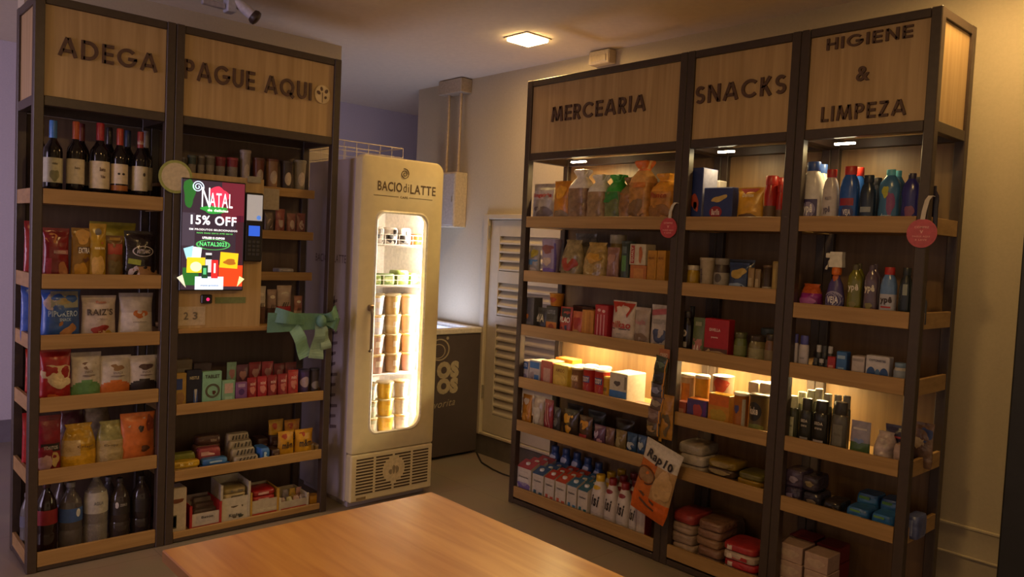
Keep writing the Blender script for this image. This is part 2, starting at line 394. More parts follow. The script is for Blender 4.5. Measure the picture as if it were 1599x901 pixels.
    for q in decals:
        k = q[0]
        if k == 'band':
            g = G(); prof_, e_ = KINDS[kind][0], KINDS[kind][1]; rr = []
            for i in range(7):
                t = q[1] + (q[2] - q[1]) * i / 6; a, b = interp(prof_, t); a = a * W / 2 + .001; b = b * D / 2 + .001
                rr.append([(a * math.copysign(abs(math.cos(2 * PI * j / n)) ** (2 / e_), math.cos(2 * PI * j / n)), b * math.copysign(abs(math.sin(2 * PI * j / n)) ** (2 / e_), math.sin(2 * PI * j / n)), t * H) for j in range(n)])
            g.loft(rr); sub.append(('paper_label', g, mat(q[3], .5), True))
        elif k == 't':
            _, s_, cx, cz, tw, th, col = q[:7]; rot = q[7] if len(q) > 7 else 0
            g = put_text(s_, cx * W / 2, cz * H, tw * (W / 2 if not abs(rot) > 1 else W), th * H, lambda x, z: surf(x, z, .0026 + wr * 1.0), rot=rot) if kind not in ('box', 'tray', 'carton') else put_text(s_, cx * W / 2, cz * H, tw * (W / 2 if not abs(rot) > 1 else W), th * H, flat(-D / 2, .0024), rot=rot)
            sub.append(('lettering', g, mat(col, .5), False))
        else:
            kk = {'r': 'rect', 'e': 'disc', 'b': 'blob', 'ring': 'ring', 'tri': 'tri'}[k]
            _, cx, cz, pw, ph, col = q[:6]; rot = q[6] if len(q) > 6 else 0
            sub.append(({'r': 'printed_panel', 'e': 'printed_badge', 'b': 'printed_picture', 'ring': 'printed_ring', 'tri': 'printed_panel'}[k], patch(kk, cx * W / 2, cz * H, pw * W / 2 * (1 if k == 'r' else 1.25), ph * H, (lambda x, z: surf(x, z, .0012 + wr * .5)) if kind not in ('box', 'tray', 'carton') else flat(-D / 2, .0014 if k != 'r' else .001), rot), mat(col, .45), True))
    if len(parts) == 1 and not sub:
        o = obj(name, main[1], main[2], None, main[3]); return tag(o, label, cat, group), D
    root = empty(name, (0, 0, 0), 0, label, cat, group)
    for nme, g, m, sm in parts + sub: obj(nme, g, m, root, sm)
    return root, D
def copy_tree(o, parent=None):
    c = o.copy(); COL.objects.link(c); c.parent = parent
    for ch in o.children: copy_tree(ch, c)
    return c
LX, LY0, RY, RX0 = -3.687, .693, 3.015, -3.254      # front planes of the two runs of shelving
def spot(side, dep, u0, u1, vt, zb, zmid=None):
    """where a thing on a shelf stands: side of the room, depth behind the shelf front, left/right edge and top as seen in the photograph"""
    ax, val = (0, LX - dep) if side == 'L' else (1, RY + dep); oa = 1 - ax
    um = (u0 + u1) / 2; top = hit(um, vt, ax, val)
    p = [0, 0, zb]; p[ax] = val; p[oa] = top[oa]
    vb = pix(*p)[1]; vm = (vt + vb) / 2 if zmid is None else zmid
    a = hit(u0, vm, ax, val)[oa]; b = hit(u1, vm, ax, val)[oa]
    return a, b, top.z
def item(run, zb, dep, u0, u1, vt, name, cat, kind, label, yaw=0, hz=None, dz=0, **o):
    a, b, zt = spot(run, dep, u0, u1, vt, zb + dz)
    W = b - a; H = hz or (zt - zb - dz)
    room = .338 - dep; dr = {'box': .6, 'tray': .6, 'carton': 1}.get(kind) or KINDS[kind][4]
    if kind not in ('carton',): o['D'] = min(o.get('D') or W * dr, room, 9 if 'D' in o or dep > .1 else .105)
    r, D = thing(name, label, cat, kind, W, H, **o)
    c = (a + b) / 2
    loc = (LX - dep - D / 2, c, zb + dz) if run == 'L' else (c, RY + dep + D / 2, zb + dz)
    place(r, loc, (PI / 2 if run == 'L' else 0) + yaw)
    return r

# ------------------------------------------------------------------ the room
H_C = 2.66
FLOOR = tiles('floor_tile', '#8f8174', '#786b60', .6, .38)
g = G(); g.box(-7.2, 3.0, -4.5, 4.8, -.1, 0); struct('floor', g, FLOOR)
g = G(); g.box(-7.2, 3.0, -4.5, 4.8, H_C, H_C + .1); struct('ceiling', g, CEIL)
g = G(); g.box(-6.2, -6.1, -4.5, 4.7, 0, H_C); struct('wall_left', g, WALLL)
g = G(); g.box(-6.1, -4.95, 4.6, 4.7, 0, H_C); struct('wall_recess', g, WALL)
DX0, DX1, DZ0, DZ1 = -4.20, -3.28, .14, 1.69
g = G(); g.box(-5.08, DX0, 3.56, 3.70, 0, H_C); g.box(DX1, 1.2, 3.56, 3.70, 0, H_C); g.box(DX0, DX1, 3.56, 3.70, DZ1, H_C); g.box(DX0, DX1, 3.56, 3.70, 0, DZ0)
g.box(-5.08, -4.95, 3.70, 4.6, 0, H_C); struct('wall_back', g, WALL)
g = G(); g.box(-4.53, -4.38, .78, 2.475, 0, H_C); struct('wall_partition', g, WALL)
BB = mat('#5e564f', .5, scale=20)
g = G(); g.box(-6.1, -6.088, -4.5, 4.6, 0, .15); struct('baseboard_left', g, mat('#6a6268', .5, scale=20))
g = G(); g.box(-5.0, DX1 + .1, 3.548, 3.56, 0, .135); struct('baseboard_back', g, BB)
g = G(); g.box(-2.9, -.9, 3.545, 3.56, .392, .405, .003); g.box(-2.9, -.9, 3.545, 3.56, .272, .282, .003); g.box(-2.9, -.9, 3.553, 3.56, .282, .392); struct('trim_1', g, WALL)
# louvred door behind the grocery shelves
DM = mat('#b9ab93', .5, scale=20, var=.04)
g = G(); g.box(DX0, DX0 + .05, 3.535, 3.66, DZ0, DZ1, .004); g.box(DX1 - .05, DX1, 3.535, 3.66, DZ0, DZ1, .004); g.box(DX0 + .05, DX1 - .05, 3.535, 3.66, DZ1 - .035, DZ1, .004); g.box(DX0 + .05, DX1 - .05, 3.54, 3.66, DZ0, DZ0 + .02, .004)
d1 = struct('door_1', g, DM)
g = G(); a, b = DX0 + .055, DX1 - .055; z0, z1 = DZ0 + .025, DZ1 - .04; y0, y1 = 3.56, 3.60
RZ = [(z0, z0 + .13), (.93, .99), (1.22, 1.30), (z1 - .11, z1)]
for zz in RZ: g.box(a + .095, b - .095, y0, y1, *zz)
g.box(a, a + .1, y0, y1, z0, z1, .003); g.box(b - .1, b, y0, y1, z0, z1, .003)
lf = struct('door_leaf', g, DM, d1)
g = G()
for i in range(3):
    zz0, zz1 = RZ[i][1], RZ[i + 1][0]; n = max(1, round((zz1 - zz0) / .056)); p = (zz1 - zz0) / n
    for k in range(n):
        z = zz0 + p * (k + .5); g.add([(a + .1, y0 + .002, z - p * .42), (b - .1, y0 + .002, z - p * .42), (b - .1, y1 - .002, z + p * .5), (a + .1, y1 - .002, z + p * .5), (a + .1, y0 + .002, z - p * .42 + .012), (b - .1, y0 + .002, z - p * .42 + .012), (b - .1, y1 - .002, z + p * .5 + .012), (a + .1, y1 - .002, z + p * .5 + .012)],
                                  [(0, 1, 2, 3), (7, 6, 5, 4), (0, 4, 5, 1), (2, 6, 7, 3), (1, 5, 6, 2), (3, 7, 4, 0)])
struct('louvre_slats', g, DM, lf)
g = G(); g.box(a + .1, b - .1, y1, y1 + .005, z0, z1); struct('louvre_backing', g, mat('#6d6252', .7), lf)
g = G()
for z in (1.52, .40): g.tube([(a - .002, 3.548, z), (a - .002, 3.548, z + .09)], .008)
struct('hinge', g, mat('#9a9284', .4, .6), d1)
# dark doorway at the right end of the back wall
DK = mat('#26262c', .45, scale=20)
g = G(); g.box(-.895, -.80, 3.43, 3.56, 0, 2.05, .006); g.box(.1, .2, 3.43, 3.56, 0, 2.05, .006); g.box(-.8, .1, 3.43, 3.56, 1.96, 2.05, .006)
d2 = struct('door_2', g, DK)
g = G(); g.box(-.797, .097, 3.50, 3.55, .01, 1.955, .004)
for zz in ((.15, .9), (1.05, 1.82)):
    g.box(-.69, -.01, 3.492, 3.502, zz[0], zz[1], .004)
struct('door_leaf', g, mat('#2a2b31', .4, scale=20), d2)
# ------------------------------------------------------------------ ceiling downlights
def downlight(x, y, energy, label, group=None, col=(1, .60, .20), size=.17, spread=None):
    r = empty('ceiling_downlight', (x, y, H_C), 0, label, 'ceiling light', group)
    h = size / 2; g = G()
    for (a, b, c, d) in ((-h - .012, h + .012, -h - .012, -h), (-h - .012, h + .012, h, h + .012), (-h - .012, -h, -h, h), (h, h + .012, -h, h)): g.box(a, b, c, d, -.006, .0)
    obj('trim_ring', g, mat('#a3907a', .5), r)
    g = G(); g.box(-h, h, -h, h, -.022, -.001, .004); obj('diffuser', g, mat('#ffd48a', .5, emit=34), r)
    area('lamp', (0, 0, -.026), (0, 0, 0), size, col, energy, parent=r, spread=spread)
    return r
downlight(-3.32, 3.06, 9, 'lit square downlight in the ceiling in front of the MERCEARIA sign')
downlight(-.95, 3.12, 5.5, 'square downlight in the ceiling above the right end of the shelves')
downlight(-1.2, 1.0, 14, 'square downlight in the ceiling above the wooden table')
downlight(-2.2, -1.6, 9, 'added square downlight in the ceiling behind the wooden table, out of view')  # out of view, added as warm fill from behind the camera

# ------------------------------------------------------------------ shelving
D = .36; PW = .04
LZ = [1.616, 1.263, 1.007, .743, .435, .085]; RZS = [1.643, 1.340, 1.035, .735, .4875, .102]; RZ3 = [1.646, 1.292, 1.044, .737, .485, .102]
LIPH = .062
def board(z): return z - LIPH + .018       # where goods stand, from the height of the front lip
LET = mat('#553c30', .6)
def unit(side, s0, W, label, shelves, closed_sides=(), rear=(0, 1)):
    loc = (LX, LY0 + s0, 0) if side == 'L' else (RX0 + s0, RY, 0)
    r = empty('shelf_unit', loc, PI / 2 if side == 'L' else 0, label, 'shelf unit')
    for x in (0, W - PW):
        for y in (0, D - PW):
            g = G(); g.box(x + .0008, x + PW - .0008, y, y + PW, 0, 2.4, .003); obj('post', g, HAZED_BLACK, r)
    for nme, z0, z1 in (('top_rail', 2.365, 2.399), ('middle_rail', 1.955, 1.995), ('bottom_rail', 0.004, .03)):
        g = G()
        for y in (.003, D - PW + .003): g.box(PW, W - PW, y, y + PW - .006, z0, z1, .002)
        for x in (.003, W - PW + .003): g.box(x, x + PW - .006, PW, D - PW, z0, z1, .002)
        obj(nme, g, HAZED_BLACK, r)
    g = G(); g.box(PW, W - PW, .012, .024, 1.996, 2.364); hp = obj('header_panel', g, PANEL, r)
    for sx in closed_sides:
        x = .012 if sx == 0 else W - .024
        g = G(); g.box(x, x + .012, PW, D - PW, 1.996, 2.364); obj('side_panel', g, PANEL, r)
    g = G(); g.box(PW, W - PW, PW + .002, D - PW - .002, 1.998, 2.012); obj('canopy_board', g, PANEL, r)
    g = G(); g.box(PW * rear[0] + .001, W - PW, D - .014, D - .004, .032, 1.953); obj('back_panel', g, BACKL if side == 'L' else BACKR, r)
    for z in shelves: shelf(r, 0, W, 0, z)
    return r, hp
def shelf(r, x0, x1, y0, z, lip=LIPH, sides=True):
    g = G(); t = .015; zb = z - lip; x0 += PW + .0005; x1 -= PW + .0005
    g.box(x0, x1, y0 + t, D - .016, zb + .003, zb + .018)
    g.box(x0, x1, y0 + .001, y0 + t, zb, z, .0015)
    if sides:
        for a in (x0 - PW + .004, x1 + PW - .004 - t):
            g.box(a, a + t, y0 + PW + .0005, D - PW - .0005, zb, z, .0015)
    obj('shelf', g, LIP, r)
def _arc(cx, cy, rx, ry, a0, a1, n=14):
    return [(cx + rx * math.cos(math.radians(a0 + (a1 - a0) * i / n)), cy + ry * math.sin(math.radians(a0 + (a1 - a0) * i / n))) for i in range(n + 1)]
_st = [(.09, 0), (.09, 1)]
GLYPH = {   # geometric capitals drawn as strokes: width, list of centre lines
 'A': (.86, [[(.07, 0), (.40, .97)], [(.46, .97), (.79, 0)], [(.2, .29), (.66, .29)]]),
 'D': (.80, [_st, [(.09, .915), (.32, .915)] + _arc(.32, .5, .39, .415, 90, -90) + [(.09, .085)]]),
 'E': (.56, [_st, [(.09, .915), (.56, .915)], [(.09, .5), (.53, .5)], [(.09, .085), (.56, .085)]]),
 'G': (.95, [_arc(.48, .5, .40, .415, 42, 352, 22) + [(.88, .44)], [(.52, .45), (.95, .45)]]),
 'P': (.58, [_st, [(.09, .915), (.30, .915)] + _arc(.30, .7, .2, .215, 90, -90) + [(.09, .485)]]),
 'R': (.62, [_st, [(.09, .915), (.30, .915)] + _arc(.30, .7, .2, .215, 90, -90) + [(.09, .485)], [(.26, .46), (.54, 0)]]),
 'U': (.68, [[(.09, 1), (.09, .36)] + _arc(.34, .36, .25, .275, 180, 360) + [(.59, 1)]]),
 'Q': (1.0, [_arc(.48, .5, .40, .415, 0, 360, 26), [(.54, .32), (.94, -.03)]]),
 'I': (.18, [_st]),
 'M': (1.0, [[(.08, 0), (.21, .98)], [(.21, .98), (.5, .06)], [(.5, .06), (.79, .98)], [(.79, .98), (.92, 0)]]),
 'C': (.86, [_arc(.48, .5, .40, .415, 42, 318, 20)]),
 'S': (.58, [_arc(.29, .70, .2, .215, 35, 270, 14) + _arc(.29, .285, .2, .2, 90, -145, 14)]),
 'N': (.74, [[(.09, 0), (.09, 1)], [(.11, .95), (.63, .05)], [(.65, 0), (.65, 1)]]),
 'K': (.62, [_st, [(.14, .40), (.50, 1)], [(.24, .55), (.55, 0)]]),
 'H': (.70, [_st, [(.61, 0), (.61, 1)], [(.09, .5), (.61, .5)]]),
 'L': (.50, [_st, [(.09, .085), (.5, .085)]]),
 'Z': (.60, [[(.04, .915), (.55, .915)], [(.50, .94), (.09, .06)], [(.03, .085), (.58, .085)]]),
 ' ': (.30, [])}
def stroke_sign(txt, cx, cz, W_, H_, y0, y1, t=.085):
    x = 0; L_ = []
    for ch in txt:
        w_, ss = GLYPH[ch]
        for st in ss: L_.append([(p[0] + x, p[1]) for p in st])
        x += w_ + .17
    x -= .17; g = G()
    for st in L_:
        n = len(st); A, B_ = [], []
        for i in range(n):
            a = st[max(i - 1, 0)]; b = st[min(i + 1, n - 1)]
            dx, dy = b[0] - a[0], b[1] - a[1]; d = math.hypot(dx, dy) or 1
            A.append((st[i][0] - dy / d * t, st[i][1] + dx / d * t)); B_.append((st[i][0] + dy / d * t, st[i][1] - dx / d * t))
        def W3(p, y): return (cx + (p[0] / x - .5) * W_, y, cz + (p[1] - .5) * H_)
        rings = [[W3(A[i], y0), W3(B_[i], y0), W3(B_[i], y1), W3(A[i], y1)] for i in range(n)]
        g.loft(rings)
    return g
def sign(hp, side, s0, lines):
    for txt, u0, u1, vt0, vt1, vb0, vb1 in lines:       # left/right edges; letter tops and feet at the left and right ends, as seen
        ax, val = (0, LX - .006) if side == 'L' else (1, RY + .006); oa = 1 - ax
        a, b = hit(u0, (vt0 + vb0) / 2, ax, val)[oa], hit(u1, (vt1 + vb1) / 2, ax, val)[oa]
        zt = (hit(u0, vt0, ax, val).z + hit(u1, vt1, ax, val).z) / 2; zb = (hit(u0, vb0, ax, val).z + hit(u1, vb1, ax, val).z) / 2
        zt = min(zt, 2.35)
        base = (LY0 if side == 'L' else RX0) + s0
        if txt == '&': g = put_text(txt, (a + b) / 2 - base, (zt + zb) / 2, b - a, zt - zb, lambda x, z: (x, .004, z), bold=.02, depth=.0078)
        else: g = stroke_sign(txt, (a + b) / 2 - base, (zt + zb) / 2, b - a, zt - zb, .004, .0118)
        obj('lettering', g, LET, hp)
def led(parent, side, s0, x, y, z, ln, en):
    g = G(); g.box(x - ln / 2, x + ln / 2, y - .008, y + .008, z - .007, z); lo = obj('led_lamp', g, mat('#fff0c8', .5, emit=40), parent)
    area('led_light', (x, y, z - .012), (0, 0, 0), ln, (1, .74, .30), en, size_y=.02, parent=parent)
W1, W2 = .556, .840
u, hp = unit('L', 0, W1, 'black framed shelf unit headed ADEGA, holding wine, snacks and large bottles', LZ, closed_sides=(0,))
sign(hp, 'L', 0, [('ADEGA', 91, 246, 56, 84, 84, 115)])
u2, hp = unit('L', W1, W2, 'black framed shelf unit headed PAGUE AQUI with the payment screen', [], closed_sides=(1,))
sign(hp, 'L', W1, [('PAGUE AQUI', 288, 487, 97, 125, 122, 157)])
# leaf emblem beside the lettering
c = hit(505.5, 147, 0, LX + .004); cx, cz = c.y - LY0 - W1, c.z
g = patch('disc', cx, cz, .088, .094, flat(.010)); obj('emblem_disc', g, mat('#c9b48c', .5), hp)
for k, (dx, dz, sx, sz, ro) in enumerate([(-.006, .027, .015, .022, .2), (.022, .018, .018, .024, -.7), (-.022, .006, .024, .018, -.6), (.018, -.014, .014, .016, -.8)]):
    obj('leaf', patch('disc', cx + dx, cz + dz, sx, sz, flat(.0095), ro), LET, hp)
g = G(); g.box(cx - .0015, cx + .0015, .0075, .0085, cz - .042, cz + .01); obj('stem', g, LET, hp)
for z in (.659, .345): shelf(u2, 0, W2, 0, z, .05)
shelf(u2, 0, W2, 0, .052, .03)
UD = .17
shelf(u2, -.03, W2 + .0, UD, 1.72, .045, False); shelf(u2, .36, W2, UD, 1.495, .045, False); shelf(u2, .36, W2, UD, 1.278, .045, False)
g = G(); g.box(.0 + PW + .001, W2 - PW - .001, .002, D - .016, .992, 1.014, .002); obj('counter', g, LIP, u2)
g = G(); g.box(PW + .0005, .44, .016, .034, 1.0145, 1.74); obj('screen_board', g, PANEL, u2)
V1, V2, V3 = 1.075, .553, .536
r1, hp = unit('R', 0, V1, 'wide black framed shelf unit headed MERCEARIA', RZS, rear=(1, 1))
sign(hp, 'R', 0, [('MERCEARIA', 861, 1008, 166, 148, 190, 173)])
r2, hp = unit('R', V1, V2, 'narrow black framed shelf unit headed SNACKS', RZS)
sign(hp, 'R', V1, [('SNACKS', 1086, 1228, 136, 115, 163, 145)])
r3, hp = unit('R', V1 + V2, V3, 'black framed shelf unit headed HIGIENE & LIMPEZA at the right end', RZ3, closed_sides=(1,))
sign(hp, 'R', V1 + V2, [('HIGIENE', 1291, 1426, 52, 31, 79, 57), ('&', 1337, 1358, 104, 102, 127, 125), ('LIMPEZA', 1282, 1415, 167, 154, 191, 178)])
# small led lamps under the canopies and under the third shelves
led(r1, 'R', 0, .30, .13, 1.952, .10, 3.4); led(r2, 'R', V1, .15, .13, 1.952, .08, .9); led(r3, 'R', V1 + V2, .15, .13, 1.952, .08, 1.2)
for rr, x, ln, e in ((r1, .33, .3, 4.0), (r1, .80, .3, 3.6), (r2, .12, .16, 3.), (r2, .42, .2, 3), (r3, .07, .08, 1.2)):
    led(rr, 'R', 0, x, .22, .9715, ln, e)

# ------------------------------------------------------------------ payment screen, card terminal, notices
sx0, sx1, sz0, sz1 = 1.287 - LY0, 1.577 - LY0, 1.199, 1.706; SW, SH = sx1 - sx0, sz1 - sz0
scr = empty('payment_screen', (LX + .018, LY0 + (sx0 + sx1) / 2, sz0), PI / 2, 'upright lit screen showing a 15% OFF Christmas offer', 'screen')
g = G(); g.box(-SW / 2 - .006, SW / 2 + .006, .0, .033, -.006, SH + .006, .003); obj('screen_case', g, mat('#1c1a1c', .3), scr)
def E(h, e=1.0): return mat(h, .4, emit=e, var=.02)
g = G(); g.box(-SW / 2, SW / 2, -.0012, -.0002, 0, SH); obj('display', g, E('#352733', 1.0), scr)
def sp_(kind, x, z, w_, h_, col, e=1.1, lay=1, rot=0, nm='screen_picture'):
    obj(nm, patch(kind, (x - .5) * SW, (1 - z) * SH, w_ * SW, h_ * SH, flat(-.0, .0015 + .0004 * lay), rot), E(col, e), scr)
def st_(s_, x, z, w_, h_, col, e=1.5, lay=6, bold=.05): obj('lettering', put_text(s_, (x - .5) * SW, (1 - z) * SH, w_ * SW, h_ * SH, flat(0, .0015 + .0004 * lay), bold=bold), E(col, e), scr)
sp_('rect', .81, .18, .38, .36, '#6e2233', .9, 1); sp_('rect', .93, .55, .12, .5, '#43202c', .8, 1); sp_('blob', .10, .12, .18, .26, '#2a6b2c', .9, 2); sp_('rect', .1, .45, .2, .3, '#4b4150', .8, 1)
sp_('blob', .57, .14, .30, .2, '#d23452', 1.2, 2); sp_('blob', .5, .26, .42, .07, '#2f9a3a', 1.1, 3)
st_('N', .36, .15, .13, .18, '#ffffff', bold=0); st_('ATAL', .61, .17, .38, .13, '#ffffff', bold=0); st_('de delicias', .56, .265, .34, .025, '#e8ffe8', 1.1)
g = G(); P = []
for i in range(40):
    t = i / 39 * 4.5 * PI; rad = .028 * (1 - t / (4.5 * PI) * .85); P.append(((.23 - .5) * SW + rad * math.cos(t - .5), -.004, (1 - .06) * SH + rad * math.sin(t - .5)))
g.tube(P, .0022, 6); obj('spiral_ornament', g, E('#cfe4f4', 1.3), scr)
st_('15% OFF', .50, .36, .74, .085, '#ffffff', 1.6, bold=.02); st_('EM PRODUTOS SELECIONADOS', .5, .447, .78, .017, '#ffffff', 1.2, bold=.02); st_('NOS DIAS 23/12 ATÉ 25/12', .52, .477, .58, .015, '#6de06a', 1.1, bold=.02)
st_('UTILIZE O CUPOM', .5, .522, .36, .02, '#ffffff', 1.3); sp_('ring', .5, .583, .56, .10, '#4fae58', 1.0, 4, nm='coupon_outline'); st_('NATAL2023', .5, .578, .44, .04, '#5fe07a', 1.4, bold=.02)
sp_('rect', .15, .88, .25, .16, '#2b6f2c', .9, 2); sp_('rect', .80, .87, .40, .20, '#e8441c', 1.1, 2); sp_('rect', .45, .94, .46, .12, '#cfe0f6', 1.4, 3); st_('www.promo', .45, .965, .3, .012, '#6a7a98', .6)
sp_('rect', .13, .66, .16, .10, '#9fd4e0', 1.2, 3, .3); sp_('rect', .24, .66, .14, .10, '#e4eef2', 1.2, 4, -.1); sp_('rect', .23, .775, .29, .14, '#f0c828', 1.2, 5); sp_('disc', .23, .79, .18, .09, '#fff2c0', 1.1, 6)
sp_('rect', .765, .725, .30, .145, '#f0c020', 1.2, 5, -.06); sp_('blob', .78, .74, .2, .06, '#b06a20', 1.0, 6); sp_('rect', .43, .75, .1, .18, '#cdd2d8', 1.1, 5); sp_('rect', .43, .70, .1, .04, '#22262c', .6, 6)
sp_('rect', .37, .835, .10, .12, '#1e4a2c', .9, 8); sp_('rect', .37, .83, .05, .06, '#5fd08a', .9, 9); sp_('rect', .53, .81, .11, .17, '#e02c2c', 1.1, 7); sp_('rect', .53, .80, .03, .09, '#ffffff', 1.0, 8)
sp_('tri', .03, .93, .1, .12, '#efe6c8', 1.0, 3, .5); sp_('tri', .95, .93, .1, .1, '#f4eaa8', 1.0, 4, -.5)
# card terminal fixed to the edge of the board
tm = empty('card_terminal', (LX + .016, 1.632, 1.335), PI / 2, 'black card terminal with a white and a blue display beside the screen', 'card terminal')
g = G(); g.box(-.045, .045, 0, .045, 0, .335, .006); obj('terminal_body', g, mat('#1e1a1b', .35), tm)
g = G(); g.box(-.040, .038, -.0015, .0, .20, .325); obj('white_display', g, E('#b9b6b6', .45), tm)
obj('display_badge', patch('disc', .02, .215, .022, .022, flat(-.0, .003)), E('#5b8ae0', .7), tm)
g = G(); g.box(-.028, .028, -.0015, 0, .125, .175); obj('blue_display', g, E('#2f5fd6', .9), tm)
g = G()
for i in range(3):
    for j in range(4): g.box(-.028 + i * .021, -.014 + i * .021, -.002, 0, .03 + j * .02, .043 + j * .02, .001)
obj('keypad', g, mat('#3a3637', .4), tm)
g = G(); g.box(-.035, .03, 0, .006, .385, .415); o = obj('paper_note', g, mat('#8d8674', .7)); place(o, (LX - .002, 1.637, 1.335), PI / 2); tag(o, 'small pale note above the card terminal', 'note')
# reader under the screen and the taped notice
rd = empty('code_reader', (LX - .0155, hit(323, 468, 0, LX).y, hit(323, 474, 0, LX).z), PI / 2, 'small black scanner with a red light under the screen', 'scanner')
g = G(); g.box(-.026, .026, -.018, 0, 0, .042, .004); obj('scanner_body', g, mat('#1d1718', .3), rd)
obj('scanner_light', patch('disc', .004, .02, .016, .016, flat(-.018)), E('#e0286a', 1.2), rd)
g = G(); g.box(-.075, .075, -.002, 0, 0, .03); o = obj('green_sticker', g, mat('#6f7a52', .6)); place(o, (LX - .0162, hit(362, 468, 0, LX).y, hit(362, 474, 0, LX).z), PI / 2); tag(o, 'faded green sticker right of the small scanner', 'sticker')
p = hit(296.5, 508, 0, LX - .016)
nr = empty('paper_notice', (LX - .0162, p.y, p.z), PI / 2, 'white paper notice taped below the left of the screen', 'notice')
g = G(); g.box(-.07, .07, -.0015, 0, 0, .088); obj('paper_sheet', g, mat('#b9a68e', .7), nr)
obj('lettering', put_text('2', -.02, .045, .022, .035, flat(-.0025), bold=.02), mat('#6d6156', .6), nr); obj('lettering', put_text('3', .022, .045, .022, .035, flat(-.0025), bold=.02), mat('#6d6156', .6), nr)
# hanging paper at the upper shelves
p = hit(428, 318, 0, LX - .12); g = G(); g.box(-.05, .05, 0, .002, 0, .11); o = obj('paper_notice', g, mat('#a09384', .7)); place(o, (LX - UD + .003, p.y, 1.60), PI / 2); tag(o, 'grey paper notice hanging under the topmost shelf beside the terminal', 'notice')
# round signs
def rsign(loc, rz, d, face, rim, label, txt=None, strap=None):
    r = empty('round_sign', loc, rz, label, 'sign')
    g = G(); g.lathe([(d / 2, -.0015), (d / 2, .0015)], n=40); g.v = [(x, z, y) for x, y, z in g.v]; g.f = [f[::-1] for f in g.f]; obj('sign_disc', g, mat(rim, .5), r)
    obj('sign_face', patch('disc', 0, 0, d * .84, d * .84, flat(-.0015), n=36), mat(face, .5), r)
    if txt:
        for (s_, z, w_, h_) in txt: obj('lettering', put_text(s_, 0, z, w_, h_, flat(-.003), bold=.02), mat('#e6a9a8', .5), r)
    if strap:
        g = G(); P = [Vector(p) for p in strap]; g.sheet([p + Vector((-.008, 0, 0)) for p in P], [p + Vector((.008, 0, 0)) for p in P], .0015); obj('strap', g, mat('#c4bcb4', .5), r)
rsign((LX + .012, 1.256, 1.712), PI / 2, .15, '#c9bda6', '#9aa35e', 'round cream sign with a green rim on the post left of the screen')
rtxt = [('COMPRE', .022, .05, .008), ('v', .005, .012, .012), ('PAGUE AQUI', -.012, .06, .007), ('E LEVE', -.024, .04, .006)]
rsign((-2.228, RY - .006, 1.59), 0, .095, '#b4404c', '#b4404c', 'smaller red round sign hanging between MERCEARIA and SNACKS', rtxt, [(.005, -.002, .045), (.008, -.004, .075), (.020, -.004, .105), (.033, -.002, .118), (.04, .004, .115)])
rsign((-1.105, RY - .006, 1.583), 0, .105, '#b8505e', '#b8505e', 'larger pinkish red round sign hanging at the right end post', rtxt, [(.0, -.002, .05), (.004, -.004, .08), (.012, -.004, .12), (.022, -.002, .136), (.028, .004, .134)])

# ------------------------------------------------------------------ fridge
FY0, FY1, FX, FD, FH = 2.195, 2.742, -3.628, .58, 1.925
FW = FY1 - FY0
fr = empty('display_fridge', (FX, (FY0 + FY1) / 2, 0), PI / 2, 'tall cream glass door fridge headed BACIO di LATTE full of pots', 'fridge')
h = FW / 2; t = .03; dt = .062
SIDEM = mat('#b5aab0', .4, scale=15, var=.03)
g = G(); g.box(-h, -h + t, dt, FD, .03, FH - .02, .004); g.box(h - t, h, dt, FD, .03, FH - .02, .004); g.box(-h + t, h - t, FD - t, FD, .03, FH - .02); g.box(-h + t, h - t, dt, FD - t, FH - .05, FH - .02); g.box(-h + t, h - t, dt, FD - t, .03, .36)
g.box(-h + t, h - t, dt, FD - t, 1.70, FH - .05)
g.box(-h + .02, h - .02, dt - .005, FD - .02, 0, .03)
obj('cabinet', g, SIDEM, fr)
g = G(); e = .0012
g.box(-h + t, -h + t + e, dt + .002, FD - t, .36, 1.70); g.box(h - t - e, h - t, dt + .002, FD - t, .36, 1.70); g.box(-h + t, h - t, FD - t - e, FD - t, .36, 1.70); g.box(-h + t, h - t, dt, FD - t, .36, .36 + e); g.box(-h + t, h - t, dt, FD - t, 1.70 - e, 1.70)
obj('inner_liner', g, mat('#efe6dc', .5), fr)
def rr_loop(x0, x1, z0, z1, radii, n=10, bow=0):
    P = []
    for (cx_, cz_, a0, r_) in ((x1, z1, 0, radii[1]), (x0, z1, PI / 2, radii[0]), (x0, z0, PI, radii[2]), (x1, z0, 3 * PI / 2, radii[3])):
        ccx = cx_ - r_ if cx_ == x1 else cx_ + r_; ccz = cz_ - r_ if cz_ == z1 else cz_ + r_
        for i in range(n + 1):
            a = a0 + PI / 2 * i / n; P.append((ccx + r_ * math.cos(a), ccz + r_ * math.sin(a)))
    return P
WX0, WX1, WZ0, WZ1 = 2.288 - (FY0 + FY1) / 2, 2.650 - (FY0 + FY1) / 2, .395, 1.638
out = rr_loop(-h, h, .30, FH, (.03, .055, .012, .012)); inn = rr_loop(WX0, WX1, WZ0, WZ1, (.05, .06, .05, .07))
g = G(); n = len(out)
def ringpts(L_, y): return [(x, y, z) for x, z in L_]
def shrink(L_, d): 
    mx = sum(p[0] for p in L_) / n; mz = sum(p[1] for p in L_) / n
    return [(x - math.copysign(min(abs(x - mx), d), x - mx), z - math.copysign(min(abs(z - mz), d), z - mz)) for x, z in L_]
R_ = [ringpts(inn, dt - .002), ringpts(inn, .012), ringpts(shrink(inn, -.010), .0), ringpts(shrink(out, .014), .0), ringpts(shrink(out, .004), .004), ringpts(out, .014), ringpts(out, dt - .002)]
g.loft(R_, False); o = len(g.v)
for j in range(n):
    k = (j + 1) % n; a = (len(R_) - 1) * n; g.f.append((a + j, a + k, k, j)); g.m.append(0)
g.f = [f[::-1] for f in g.f]
dr = obj('door', g, CREAM, fr, True)
